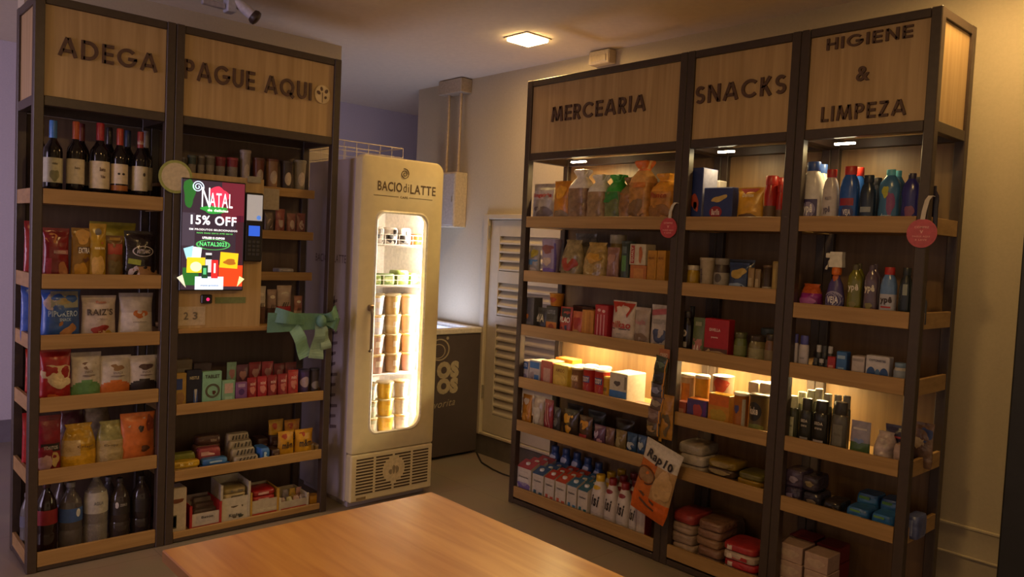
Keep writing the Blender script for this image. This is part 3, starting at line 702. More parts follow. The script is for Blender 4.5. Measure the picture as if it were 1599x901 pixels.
g = G(); gi = shrink(inn, -.004); go = shrink(inn, -.020)
g.loft([ringpts(gi, -.001), ringpts(shrink(inn, -.012), -.006), ringpts(go, -.001)], False); g.f = [f[::-1] for f in g.f]; obj('window_frame', g, mat('#d9cfb4', .3), dr, True)
glm = bpy.data.materials.new('glass'); glm.use_nodes = True; nn_ = glm.node_tree; nn_.nodes.clear()
a_ = nn_.nodes.new('ShaderNodeOutputMaterial'); m_ = nn_.nodes.new('ShaderNodeMixShader'); tb = nn_.nodes.new('ShaderNodeBsdfTransparent'); gb = nn_.nodes.new('ShaderNodeBsdfGlossy'); gb.inputs['Roughness'].default_value = .03; m_.inputs[0].default_value = .06
tb.inputs[0].default_value = (.97, .96, .95, 1)
nn_.links.new(tb.outputs[0], m_.inputs[1]); nn_.links.new(gb.outputs[0], m_.inputs[2]); nn_.links.new(m_.outputs[0], a_.inputs[0])
g = G(); L_ = shrink(inn, -.003); g.loft([ringpts(L_, .024), ringpts(L_, .028)]); obj('glass_pane', g, glm, dr)
# lower grille
g = G(); g.box(-h, h, .002, dt - .002, .035, .298, .008); gr = obj('grille_panel', g, CREAM, fr)
g = G()
for c_ in range(4):
    x0 = -h + .035 + c_ * .124; 
    for k in range(12):
        z = .075 + k * .0172
        ccx, ccz, rad = .005, .185, .074
        xa, xb = x0, x0 + .108
        dz_ = abs(z + .004 - ccz)
        if dz_ < rad:
            q = math.sqrt(rad * rad - dz_ * dz_)
            if xa < ccx + q and xb > ccx - q:
                if xa >= ccx - q and xb <= ccx + q: continue
                if xa < ccx - q: xb = min(xb, ccx - q)
                else: xa = max(xa, ccx + q)
        if xb - xa > .008: g.box(xa, xb, .0008, .004, z, z + .0085)
obj('vent_slots', g, mat('#4a3a28', .7), gr)
obj('badge', patch('disc', .005, .185, .135, .135, flat(.002, .001), n=32), mat('#d6c49c', .5), gr)
for (dx, dz_, a_x, a_z) in ((-.022, -.012, .022, .03), (.0, .0, .02, .05), (.022, -.004, .022, .042)): obj('badge_picture', patch('blob', .005 + dx, .185 + dz_, a_x, a_z, flat(.002, .0018)), mat('#9a8a6c', .5), gr)
g = G(); g.box(-h + .04, -h + .10, .0005, .003, .045, .06); obj('name_strip', g, mat('#8a7650', .5), gr)
# handle
g = G(); hx = WX0 - .012
g.box(hx - .018, hx + .018, -.022, .0, 1.085, 1.12, .006); g.tube([(hx, -.018, 1.10), (hx + .002, -.024, 1.06), (hx + .002, -.024, .88), (hx, -.012, .865)], .008); obj('handle', g, mat('#7d6a4e', .35, .5), dr, True)
FT = mat('#5f4a33', .5)
def ftext(s_, x, z, w_, h_, bold=.02): obj('lettering', put_text(s_, x, z, w_, h_, flat(0, .001), bold=bold), FT, dr)
def fpos(u, v): p = hit(u, v, 0, FX); return p.y - (FY0 + FY1) / 2, p.z
xa, za = fpos(590, 284); xb, zb = fpos(628, 288); ftext('BACIO', (xa + xb) / 2, 1.765, .158, .052)
ftext('di', .012, 1.766, .036, .048, 0); ftext('LATTE', .128, 1.762, .175, .052); ftext('CAFE', .0, 1.712, .05, .012)
for xx in (-.115, .115):
    g = G(); g.box(xx - .08, xx + .08, -.001, 0, 1.711, 1.714); obj('rule_line', g, FT, dr)
def spiral(cx, cz, r0, y, th, parent, m, turns=2.1, flip=1):
    g = G(); P = []
    for i in range(48):
        t_ = i / 47 * turns * 2 * PI; rad = r0 * (.12 + .88 * t_ / (turns * 2 * PI)); P.append((cx + flip * rad * math.cos(t_ + 1.2), y, cz + rad * math.sin(t_ + 1.2)))
    g.tube(P, th, 6); obj('spiral_logo', g, m, parent, True)
spiral(.0, 1.842, .030, -.001, .0022, dr, FT)
# print on the fridge's left flank
flank = []
def fl(u, v): p = hit(u, v, 1, FY0 - .001); return p
SD = mat('#6f5f63', .6)
def side_text(s_, xc, zc, w_, h_, bold=.01):
    vs, fs = textgeo(s_, bold); g = G(); g.add([(-h - .0015, FX - (xc + x * w_), zc + y * h_) if 0 else (-h - .0015, -(xc + x * w_) , zc + y * h_) for x, y in vs], [f[::-1] for f in fs]); return g
# (local y of the fridge runs to its back, so text reads towards the front)
pc = fl(516, 403); yc = FX - pc.x
g = side_text('BACIO di LATTE', -yc - .0, pc.z, .34, .045); obj('lettering', g, SD, fr)
pc2 = fl(509, 382); g = G(); P = []
for i in range(40):
    t_ = i / 39 * 4.2 * PI; rad = .03 * (.12 + .88 * t_ / (4.2 * PI)); P.append((-h - .001, yc + .01 - rad * math.cos(t_ + 1.2), pc.z + .085 + rad * math.sin(t_ + 1.2)))
g.tube(P, .0025, 6); obj('spiral_logo', g, SD, fr)
g = side_text('CAFE', -yc - .0, pc.z - .045, .05, .016); obj('lettering', g, SD, fr)
random.seed(3); g = G()
p0 = fl(524, 470); p1 = fl(520, 665)
for i in range(13):
    k = i / 12; z = p0.z + (p1.z - p0.z) * k; yy = FX - (p0.x + (p1.x - p0.x) * k)
    L_ = .05 + random.random() * .03
    g.add([(-h - .0008, yy + .04, z), (-h - .0008, yy + .04 - L_, z + .012), (-h - .0008, yy + .04 - L_, z - .004), (-h - .0008, yy + .04, z - .02)], [(0, 1, 2, 3)])
g.add([(-h - .0008, yy + .06, p0.z + .02), (-h - .0008, yy + .03, p0.z + .03), (-h - .0008, yy + .03, p1.z), (-h - .0008, yy + .06, p1.z)], [(0, 1, 2, 3)])
obj('botanical_print', g, mat('#75656a', .6), fr)
# interior: light strip, wire shelves
g = G(); g.box(h - .078, h - .040, .066, .085, .40, 1.66, .003); obj('light_strip', g, mat('#fff6e0', .4, emit=22), fr)
area('strip_light', (h - .066, .085, 1.03), (0, math.radians(90), math.radians(-25)), 1.2, (1, .93, .82), 28, size_y=.02, parent=fr)
FSZ = [hit(620, 380, 0, FX - .1).z - .012, hit(620, 443, 0, FX - .1).z - .012, hit(620, 580, 0, FX - .1).z - .012]
for i, z in enumerate(FSZ):
    g = G(); g.box(-h + t + .004, h - t - .004, .10, FD - .05, z - .008, z)
    obj('inner_shelf', g, mat('#d8d0c8', .4), fr)
    if i < 2:
        g = G(); a0, a1 = -h + t + .01, h - t - .01
        for zz in (z + .004, z + .032, z + .06): g.tube([(a0, .098, zz), (a1, .098, zz)], .0022, 6)
        for k in range(6): x = a0 + (a1 - a0) * k / 5; g.tube([(x, .098, z), (x, .098, z + .06)], .0018, 6)
        obj('wire_front', g, mat('#e8e0d6', .4), fr)
g = G()
for k in range(40): g.box(-.02, -.012, FD - t - .006, FD - t - .002, .40 + k * .032, .412 + k * .032)
obj('shelf_track', g, mat('#8a7f78', .5), fr)
# wire basket on the fridge top
wb = empty('wire_basket', (FX - .42, (FY0 + FY1) / 2 - .05, FH - .0185), PI / 2, 'white wire basket lying on top of the fridge', 'basket')
g = G(); a0, a1, b0, b1, hh = -.24, .235, -.12, .14, .115
pB = hit(635, 219, 0, FX - .42)
for z in (.004, .06, hh):
    g.tube([(a0, b0, z), (a1, b0, z), (a1, b1, z), (a0, b1, z), (a0, b0, z)], .0028 if z == hh else .0018, 6)
for k in range(7):
    x = a0 + (a1 - a0) * k / 6
    for y in (b0, b1): g.tube([(x, y, .004), (x, y, hh)], .0018, 6)
    g.tube([(x, b0, .004), (x, b1, .004)], .0018, 6)
obj('wire_frame', g, mat('#cfc6b8', .4), wb)

# ------------------------------------------------------------------ chest freezer behind the fridge
cf = empty('chest_freezer', (-4.17, 3.18, 0), PI / 2, 'dark brown chest freezer with a white rim against the back wall', 'freezer')
h2 = .355; CFM = mat('#4c4140', .5, scale=15, var=.05)
g = G(); g.box(-h2, h2, 0, .62, .02, .855, .006); obj('freezer_body', g, CFM, cf)
g = G()
for (a, b, c_, d_) in ((-h2, h2, -.008, .05), (-h2, h2, .57, .63), (-h2, -h2 + .05, .05, .57), (h2 - .05, h2, .05, .57)): g.box(a, b, c_, d_, .857, .897, .006)
obj('rim', g, mat('#cfc6b8', .4), cf)
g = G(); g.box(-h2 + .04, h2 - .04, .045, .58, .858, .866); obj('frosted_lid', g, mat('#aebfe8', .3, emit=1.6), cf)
area('freezer_light', (0, .3, .872), (PI, 0, 0), .5, (.62, .70, 1), 5.0, size_y=.4, parent=cf)
def cpos(u, v): p = hit(u, v, 0, -4.17); return p.y - 3.18, p.z
CT = mat('#a89a80', .5)
for (u0, u1, v0, v1) in ((682, 716.5, 564, 591), (682, 715, 590, 615)):
    x0, z0 = cpos(u0, (v0 + v1) / 2); x1, z1 = cpos(u1, (v0 + v1) / 2); zt = cpos((u0 + u1) / 2, v0)[1]; zb = cpos((u0 + u1) / 2, v1)[1]
    obj('lettering', put_text('OS', (x0 + x1) / 2, (zt + zb) / 2, x1 - x0, zt - zb, flat(0), bold=.08), CT, cf)
x0, z0 = cpos(690, 546); obj('round_logo', patch('ring', x0 - .02, z0, .17, .15, flat(0)), CT, cf); obj('round_logo', patch('ring', x0 - .03, z0 - .01, .12, .10, flat(0)), CT, cf)
x0, z0 = cpos(699, 528); obj('logo_dot', patch('disc', x0, z0, .022, .022, flat(0)), CT, cf)
x0, z0 = cpos(694, 630); obj('lettering', put_text('favorita', x0 - .03, z0, .24, .05, flat(0), bold=0, shear=.4, rot=.06), CT, cf)
g = G(); g.lathe([(.012, 0), (.012, .008)], n=12); g.v = [(x - .32, -z, y + .06) for x, y, z in g.v]; obj('drain_plug', g, CT, cf)

# ------------------------------------------------------------------ electrical box with conduits, emergency light, camera, cord
eb = empty('electrical_box', (-4.585, 3.56, 1.592), 0, 'pale metal electrical box on the back wall above the freezer', 'electrical box')
g = G(); g.box(-.155, .155, -.11, -.0, 0, .395, .005); obj('box_body', g, mat('#c6b79c', .5), eb)
g = G(); g.box(-.145, .145, -.114, -.108, .012, .383, .003); dd = obj('box_door', g, mat('#b9b4ae', .5), eb)
g = G(); g.box(.12, .13, -.12, -.112, .18, .22, .003); obj('latch', g, mat('#8c8478', .4), dd)
cb = empty('conduit_pair', (-4.55, 3.56, 1.99), 0, 'two pale conduits rising from the electrical box to the ceiling', 'conduit')
for xx in (-.075, .065):
    g = G(); g.tube([(xx, -.05, -.001), (xx, -.05, .57)], .012, 12); obj('pipe', g, mat('#b3a08a', .4, .2), cb, True)
g = G(); g.box(-.145, .125, -.10, 0, .565, .665, .004); obj('junction_box', g, mat('#ab9a84', .5), cb)
el = empty('emergency_light', (-3.16, 3.56, 2.575), 0, 'small white box high on the wall above the MERCEARIA sign', 'emergency light')
g = G(); g.box(-.08, .08, -.07, 0, 0, .08, .006); obj('housing', g, mat('#b8a68a', .5), el)
g = G(); g.box(-.06, .06, -.075, -.07, .012, .05, .003); obj('lens', g, mat('#a8967c', .3), el)
p = hit(398, 27, 0, -3.7)
sc = empty('security_camera', (p.x, p.y, H_C), 0, 'white security camera with dark round lens under the ceiling', 'camera')
zc = p.z - H_C
g = G(); g.lathe([(.045, -.02), (.045, 0)], (-.05, -.10, 0), 24); obj('ceiling_mount', g, WHITE, sc, True)
g = G(); g.tube([(-.05, -.10, -.018), (-.05, -.10, zc * .5), (-.035, -.07, zc * .6 + .01)], .012, 10); obj('arm', g, WHITE, sc, True)
d_ = (Vector((0, 0, zc)) - Vector((-.05, -.10, zc * .45))).normalized()
g = G(); c0 = Vector((0, 0, zc)); g.tube([c0 - d_ * .13, c0 - d_ * .125, c0 - d_ * .02, c0 - d_ * .012], [.018, .024, .026, .026], 20); obj('camera_body', g, mat('#c9c6d6', .4), sc, True)
g = G(); g.tube([c0 - d_ * .014, c0 - d_ * .002, c0 + d_ * .012, c0 + d_ * .018], [.030, .036, .034, .022], 24); obj('lens_hood', g, mat('#3a2c2a', .4), sc, True)
p = hit(359, 10, 0, -3.75); rl = empty('cable_box', (p.x, p.y, H_C), 0, 'white cable box with a horizontal white duct beside the security camera', 'cable box')
g = G(); g.box(-.03, .03, -.022, .022, -.14, 0, .004); obj('box_body', g, mat('#b9bcd0', .4), rl)
p2 = hit(315, 4, 0, -3.75); g = G(); g.box(-.012, .012, p2.y - p.y, -.023, -.13, -.105, .004); obj('duct', g, mat('#a8a4b4', .4), rl)
g = G(); q = [hit(744, 706, 2, .006), hit(752, 722, 2, .006), hit(770, 733, 2, .006), hit(785, 740, 2, .006), hit(797, 744, 2, .006), Vector((-3.33, 3.45, .006)), Vector((-3.0, 3.5, .006))]
g.tube([(a.x, a.y, a.z) for a in q], .005, 8); tag(obj('power_cord', g, mat('#1f1b1a', .5), None, True), 'dark power cord curving over the floor below the louvred door', 'cord')

# ------------------------------------------------------------------ table
tb_ = empty('table', (-1.77, .595, 0), 0, 'large wooden table with a smooth oak coloured top in the foreground', 'table')
TW, TD = 1.45, .745
g = G(); g.box(0, TW, 0, TD, .722, .75, .0025); obj('tabletop', g, TABLE, tb_)
g = G(); g.box(.05, TW - .05, .05, .07, .66, .722); g.box(.05, TW - .05, TD - .07, TD - .05, .66, .722); g.box(.05, .07, .07, TD - .07, .66, .722); g.box(TW - .07, TW - .05, .07, TD - .07, .66, .722); obj('apron', g, HAZED_BLACK, tb_)
for x in (.05, TW - .1):
    for y in (.05, TD - .1):
        g = G(); g.box(x, x + .05, y, y + .05, 0, .66, .003); obj('leg', g, HAZED_BLACK, tb_)

# ================================================================== GOODS
random.seed(11)
# ---- ADEGA unit (left run, first unit)
B = [board(z) for z in LZ]
z = B[0]
for (u0, u1, vt, cap, lab, dec, txt) in [
    (70, 101, 187, '#3f74b8', 'wine bottle with a bright blue capsule, leftmost of the front row', [('band', .22, .53, '#b9b49c'), ('b', 0, .31, .8, .14, '#7c7a5c'), ('t', 'vinho', .0, .46, .6, .03, '#5c5648')], 1),
    (107, 135, 189, '#b0502a', 'wine bottle with an orange capsule and plain grey cream label', [('band', .22, .53, '#c2b6a4'), ('t', 'Reserva', .0, .42, .6, .035, '#6d6052')], 1),
    (144, 175, 191, '#a52a38', 'wine bottle with a crimson capsule and white label with slanted script', [('band', .18, .52, '#d4c6ae'), ('t', 'Buenas', .05, .42, .6, .05, '#5a3a34'), ('t', 'Vides', .1, .33, .5, .04, '#5a3a34')], 1),
    (177, 203, 200, '#a83a2a', 'wine bottle with a rust red capsule and black marks on its label', [('band', .27, .53, '#d2c3ac'), ('band', .18, .25, '#a5632c'), ('e', -.3, .4, .25, .03, '#2a2220'), ('e', .25, .4, .3, .03, '#2a2220')], 1),
    (210, 234, 205, '#8c3030', 'wine bottle with a dark red capsule, rightmost of the front row', [('band', .2, .53, '#c9bfa8'), ('e', .3, .42, .3, .05, '#4a423c'), ('band', .83, .88, '#c9bfb0')], 1)]:
    item('L', z, .05, u0, u1, vt, 'wine_bottle', 'wine bottle', 'wine', lab, c='#1a1416', lid=cap, rough=.12, decals=dec, group='wine bottles on the top ADEGA shelf')
for (u0, u1, vt, cap, lab) in [(52, 78, 193, '#a8a84a', 'wine bottle with a yellow green capsule behind the left front post'), (116, 143, 192, '#5e2226', 'wine bottle with a dull maroon capsule behind the orange and crimson ones'),
    (160, 186, 198, '#2a2020', 'wine bottle with a black capsule behind the crimson and rust red ones'), (190, 214, 203, '#2b3a5c', 'wine bottle with a dark blue capsule behind the front row'),
    (219, 241, 204, '#8d8790', 'wine bottle with a grey capsule at the right end behind the front row')]:
    item('L', z, .17, u0, u1, vt, 'wine_bottle', 'wine bottle', 'wine', lab, c='#1a1416', lid=cap, rough=.12, decals=[('band', .22, .52, '#8f8576')], group='wine bottles on the top ADEGA shelf')
z = B[1]
item('L', z, .19, 38, 62, 345, 'snack_bag', 'snack', 'bag', 'red and white foil bag seen through the left side of the second ADEGA shelf', c='#8c1f2a', bump=.2, rough=.22, decals=[('r', 0, .3, .8, .3, '#c9b8b4'), ('e', .1, .6, .5, .15, '#c9a0a0')])
item('L', z, .05, 68, 110, 356, 'biscuit_bag', 'snack', 'bag', 'dark red bag with a burger picture above buns, by the left post', c='#7c1e26', rough=.22, bump=.15, decals=[('b', -.4, .82, .7, .18, '#b8743a'), ('r', .2, .57, 1.3, .08, '#a2616a'), ('t', 'BAUDUCCO', .2, .57, .9, .045, '#d6c0c0'), ('b', .45, .2, .55, .42, '#a56c4a'), ('r', -.6, .28, .4, .35, '#a03048')])
item('L', z, .05, 112, 144, 356, 'biscuit_bag', 'snack', 'bag', 'golden brown bag lettered EXTRA with a round bun on top', c='#8a6420', rough=.25, bump=.15, decals=[('b', .1, .85, 1.1, .28, '#c09048'), ('r', .2, .60, 1.2, .13, '#4a2c1c'), ('t', 'EXTRA', .2, .60, 1.1, .1, '#e6dcd0'), ('b', .4, .44, .5, .1, '#5a3020'), ('b', -.1, .22, 1.0, .34, '#b8862a')])
item('L', z, .05, 140, 167, 349, 'biscuit_bag', 'snack', 'bag', 'yellow bag with a crescent roll picture in front of the lying yellow packet', c='#a8841e', rough=.25, bump=.15, decals=[('e', 0, .86, .6, .12, '#6f6a66'), ('r', .1, .70, .9, .07, '#b8542c'), ('t', 'massa leve', .1, .60, 1.1, .05, '#e8d8a8'), ('b', 0, .26, 1.2, .44, '#d0a862')])
item('L', z, .06, 166, 194, 368, 'biscuit_bag', 'snack', 'bag', 'brown bag with a red band between the yellow bag and the black bag', c='#6d4a20', rough=.3, bump=.15, decals=[('r', 0, .72, 1.6, .22, '#9a3424'), ('r', 0, .93, 1.2, .06, '#a07a2a'), ('b', 0, .32, 1.2, .4, '#5e4c22')])
item('L', z, .18, 143, 216, 347, 'pasta_packet', 'snack', 'bag', 'long olive yellow packet standing behind the yellow and brown bags', c='#8f8226', rough=.3, bump=.1)
item('L', z, .045, 196, 249, 361, 'bread_bag', 'snack', 'bag', 'black foil bag with a white outlined oval and bread picture at the right post', c='#221a1c', rough=.18, bump=.3, decals=[('ring', .05, .62, 1.0, .2, '#b9b0b0'), ('t', 'ARTESANO', .05, .62, .8, .08, '#b9b0b0'), ('r', -.45, .42, .7, .1, '#8d9630', -.15), ('b', .2, .2, 1.2, .3, '#9a7048'), ('b', -.45, .2, .5, .26, '#c2b4c0')])
z = B[2]
item('L', z, .18, 33, 62, 446, 'crisp_bag', 'snack', 'bag', 'plain blue bag seen through the left side of the third ADEGA shelf', c='#3a58a8', rough=.25, bump=.25)
item('L', z, .045, 66, 128, 453, 'crisp_bag', 'snack', 'bag', 'big blue bag with pale lettering and a round cracker picture', c='#3558a6', rough=.3, bump=.15, decals=[('r', .15, .82, 1.4, .3, '#8a8a84'), ('b', .2, .84, .9, .2, '#9c8a66'), ('b', -.55, .76, .5, .3, '#b8a6ae'), ('t', 'PIPOKERO', .05, .56, 1.5, .11, '#a9c0e8'), ('t', 'SNACK', .15, .45, .6, .06, '#a9c0e8'), ('b', .25, .28, .7, .3, '#a8744a')])
item('L', z, .05, 129, 184, 462, 'crisp_bag', 'snack', 'bag', "white bag lettered RAIZ'S with red root crisps", c='#b8a8a2', rough=.4, bump=.1, decals=[('t', 'fhom', .05, .86, .6, .06, '#b8705a'), ('t', "RAIZ'S", .0, .65, 1.45, .14, '#4a3c3a'), ('t', 'chips', .1, .5, .6, .04, '#9a8c88'), ('b', .0, .27, .8, .18, '#8f2e28', .25), ('b', .5, .15, .4, .2, '#b08a30'), ('b', .1, .2, .35, .12, '#d4b48c')])
item('L', z, .05, 188, 242, 458, 'crisp_bag', 'snack', 'bag', 'pale grey bag with a light blue foot and orange crisps', c='#a79c98', rough=.4, bump=.1, zones=[('#6f9cc0', lambda x, z: z < .36 + .03 * math.cos(x * 3)), ('#c4bab4', lambda x, z: z < .6)], decals=[('b', .15, .56, .7, .16, '#b0602c'), ('t', 'mandioca', .1, .40, .8, .03, '#8a8480')])
z = B[3]
item('L', z, .18, 40, 64, 545, 'snack_bag', 'snack', 'bag', 'red and pale bag seen through the left side of the fourth ADEGA shelf', c='#a02a24', rough=.25, bump=.2, decals=[('b', 0, .45, .8, .5, '#c9b89a')])
item('L', z, .045, 63, 113, 545, 'popcorn_bag', 'snack', 'bag', 'red bag with a heap of cream popcorn across its middle', c='#9a2222', rough=.28, bump=.15, decals=[('b', .0, .55, 1.5, .36, '#cbb392'), ('b', .3, .40, 1.1, .2, '#d8c4a4'), ('r', -.1, .16, 1.2, .08, '#c05a24')])
for (u0, u1, vt, zc, pc, lab) in [(112, 160, 551, '#5f8a58', '#6d5248', 'white snack bag with a green foot and brown mushrooms'), (156, 207, 556, '#c0682c', '#7d5a3c', 'white snack bag with an orange foot'), (203, 249, 556, '#2c2424', '#4a3430', 'white snack bag with a black foot at the right post')]:
    item('L', z, .05, u0, u1, vt, 'snack_bag', 'snack', 'bag', lab, c='#b5aaa2', rough=.4, bump=.1, zones=[(zc, lambda x, z: z < .46 - .16 * x * x)], decals=[('b', .1, .74, .8, .14, pc), ('t', 'SNACK', .1, .62, .6, .05, '#7a6c68'), ('b', .1, .54, .7, .04, '#7f706a')], group='white snack bags with coloured feet')
z = B[4]
item('L', z, .17, 35, 60, 645, 'snack_bag', 'snack', 'bag', 'crumpled red and white bag seen through the left side of the fifth ADEGA shelf', c='#a0262c', rough=.25, bump=.25, decals=[('b', 0, .4, .9, .2, '#c9c0cc')])
item('L', z, .05, 57, 97, 650, 'snack_bag', 'snack', 'bag', 'dark red bag with a black band and popcorn picture by the left post', c='#7a1c2a', rough=.28, bump=.2, decals=[('r', .1, .48, 1.5, .13, '#2a2022'), ('t', 'YOKITOS', .1, .48, 1.1, .06, '#b0a8a8'), ('b', -.3, .22, .9, .3, '#b08a90'), ('b', .5, .28, .5, .25, '#b89a62')])
item('L', z, .17, 90, 140, 640, 'snack_bag', 'snack', 'gathered', 'dull maroon bag behind the yellow bag of the fifth ADEGA shelf', c='#4c2628', rough=.3, bump=.2)
item('L', z, .17, 128, 180, 637, 'snack_bag', 'snack', 'gathered', 'clear greyish bag standing behind the yellow and green ones', c='#8c7a60', rough=.25, bump=.3, alpha=.9)
item('L', z, .05, 97, 154, 664, 'corn_snack_bag', 'snack', 'gathered', 'bag of yellow corn rings narrowing towards its top', c='#a8801e', rough=.25, bump=.3, zones=[('#c09022', lambda x, z: z < .45), ('#b0946a', lambda x, z: .35 <= z < .7 and x < 0)], decals=[('t', 'Crispy', .25, .55, .9, .07, '#6a4a1c')])
item('L', z, .055, 152, 199, 659, 'corn_snack_bag', 'snack', 'gathered', 'bag of pale crisps with a green foot beside the orange bag', c='#86804e', rough=.25, bump=.3, zones=[('#6f8440', lambda x, z: z < .42), ('#a8946a', lambda x, z: z < .6)], decals=[('t', 'Crispy', -.1, .5, .9, .06, '#5c4a2c')])
item('L', z, .045, 190, 245, 646, 'snack_bag', 'snack', 'bag', 'orange bag with a white triangle and two dark figures', c='#b8622a', rough=.35, bump=.15, decals=[('tri', .15, .78, 1.0, .3, '#b8a48c', PI - .5), ('b', .1, .7, .25, .12, '#2c2020'), ('b', .35, .3, .4, .14, '#5a3824'), ('b', .65, .78, .4, .3, '#7c3a28')])
z = B[5]
for (u0, u1, vt, c_, al, cap, lc, lab, ex) in [
    (58, 93, 757, '#231312', 1, '#3a1416', '#7c141c', 'cola bottle with a dark red label by the left post', []),
    (95, 133, 757, '#5a5254', .75, '#8a8a92', '#35508e', 'clear bottle with a blue label and a white drop', [('e', .45, .57, .3, .12, '#c9ccd8')]),
    (135, 173, 741, '#8c8480', .6, '#b9b4b4', '#a8a29c', 'clear bottle with a wide white label and white cap', [('t', 'AGUA', .0, .6, .8, .05, '#6a6a70')]),
    (175, 207, 750, '#3c3230', .85, '#3a3232', '#2a2222', 'dark bottle with a black label and a white drop', [('e', -.5, .6, .25, .1, '#b9b4b4'), ('t', 'ZERO', .1, .6, .7, .04, '#9a9494')]),
    (209, 241, 746, '#2e2626', .9, '#2a2222', '#241e1e', 'dark bottle with a plain black label at the right post', [])]:
    item('L', z, .05, u0, u1, vt, 'drink_bottle', 'bottle', 'pet', lab, c=c_, alpha=al, lid=cap, rough=.12, decals=[('band', (.44 if cap != '#b9b4b4' else .46), (.64 if cap != '#b9b4b4' else .74), lc)] + ex, group='large drink bottles on the bottom ADEGA shelf')
for (u0, u1, vt, c_, lab) in [(33, 52, 772, '#6a6668', 'clear bottle seen through the left side of the bottom ADEGA shelf'), (84, 112, 748, '#4a3a36', 'brownish bottle behind the cola bottle'), (158, 188, 748, '#585050', 'grey bottle behind the white and black labelled bottles')]:
    item('L', z, .19, u0, u1, vt, 'drink_bottle', 'bottle', 'pet', lab, c=c_, alpha=.8, lid='#6a6468', rough=.15, decals=[('band', .4, .6, '#5a5a6c')], group='large drink bottles on the bottom ADEGA shelf')

# ---- PAGUE AQUI unit
z = 1.72 - .027; dp = UD + .03
tubs = [(282, 293, 242, '#4a4446', '#6a6468', 'dark grey'), (295, 308, 239, '#3c4a50', '#5c6468', 'slate'), (310, 321, 240, '#544a48', '#7a7270', 'taupe'), (323, 337, 240, '#6c6664', '#8a8480', 'pale grey'), (339, 354, 242, '#7a2c38', '#8c3c48', 'red'), (357, 374, 243, '#8a2c3c', '#a04450', 'crimson')]
for i, (u0, u1, vt, c_, l_, nm) in enumerate(tubs):
    item('L', z, dp, u0, u1, vt + 3, 'small_tub', 'tub', 'cup', nm + ' small tub with a lid on the topmost shelf above the screen', c=c_, lid=l_, decals=[('band', .3, .7, '#8a807c')], group='small tubs on the topmost shelf')
for (u0, u1, vt, c_, l_, lab) in [(378, 394, 234, '#9a8c80', '#a89a90', 'tall pale tub stacked higher than its neighbours'), (398, 416, 246, '#6c3a2c', '#5c3a30', 'brown tub with a red side'), (419, 438, 248, '#8c6a50', '#6a4030', 'tan tub with a brown lid'), (442, 460, 251, '#3c3030', '#4a4040', 'dark tub near the right end of the topmost shelf'), (463, 481, 250, '#8a8070', '#8c8678', 'pale greenish tub at the right end of the topmost shelf')]:
    item('L', z, dp, u0, u1, vt, 'small_tub', 'tub', 'cup', lab, c=c_, lid=l_, decals=[('e', 0, .45, .9, .4, '#b4a498')], group='small tubs on the topmost shelf')
z = 1.495 - .027
for (u0, u1, vt, c_, lab, kd) in [(431, 446, 326, '#9a5a50', 'small red and white packet standing on the middle upper shelf', 'bag'), (449, 463, 333, '#8a5a52', 'brownish pink packet left of centre on the middle upper shelf', 'bag'), (464, 478, 333, '#7c4c48', 'dark pink packet at the right end of the middle upper shelf', 'bag'), (414, 429, 330, '#6a5a50', 'taupe packet beside the terminal on the middle upper shelf', 'bag')]:
    item('L', z, dp, u0, u1, vt, 'sweet_packet', 'packet', kd, lab, c=c_, bump=.2, decals=[('e', 0, .5, .8, .4, '#b09a90')])
z = 1.278 - .027
for (u0, u1, h_, dz, c_, lab) in [(408, 432, .022, 0, '#9c8c92', 'pale lilac packet lying at the left of the lowest upper shelf'), (434, 458, .022, 0, '#8c6068', 'pinkish packet lying below the greyish one on the lowest upper shelf'), (436, 460, .022, .0225, '#a09a9a', 'greyish packet lying on top of the pinkish packet'), (459, 481, .022, 0, '#8c7a78', 'dull beige packet lying at the right of the lowest upper shelf')]:
    item('L', z, dp, u0, u1, 405, 'sweet_packet', 'packet', 'brick', lab, hz=h_, dz=dz, D=.09, c=c_, bump=.2, decals=[('r', 0, .5, 1.0, .3, '#b4aaa8')])
z = 1.0145
for (u0, u1, vt, c_, c2, yw, lab) in [(401, 416, 447, '#a89c94', '#5c4038', 0, 'white packet with a checked brown foot nearest the screen board'), (418, 433, 452, '#8a7068', '#4c3430', -.1, 'dull pink packet with a checked foot behind the teal bow'), (434, 457, 446, '#a08a80', '#a03038', -.1, 'pale packet with a bright red foot behind the teal bow'), (460, 473, 462, '#8c5c50', '#a89888', 0, 'narrow brown and white packet right of the red footed one')]:
    item('L', z, .10, u0, u1, vt, 'popcorn_packet', 'packet', 'bag', lab, c=c_, bump=.1, zones=[(c2, lambda x, z: z < .45)], decals=[('t', '///', 0, .5, .9, .12, '#2c2020'), ('e', .0, .78, .8, .1, '#c2b4a8')], group='packets behind the teal bow')
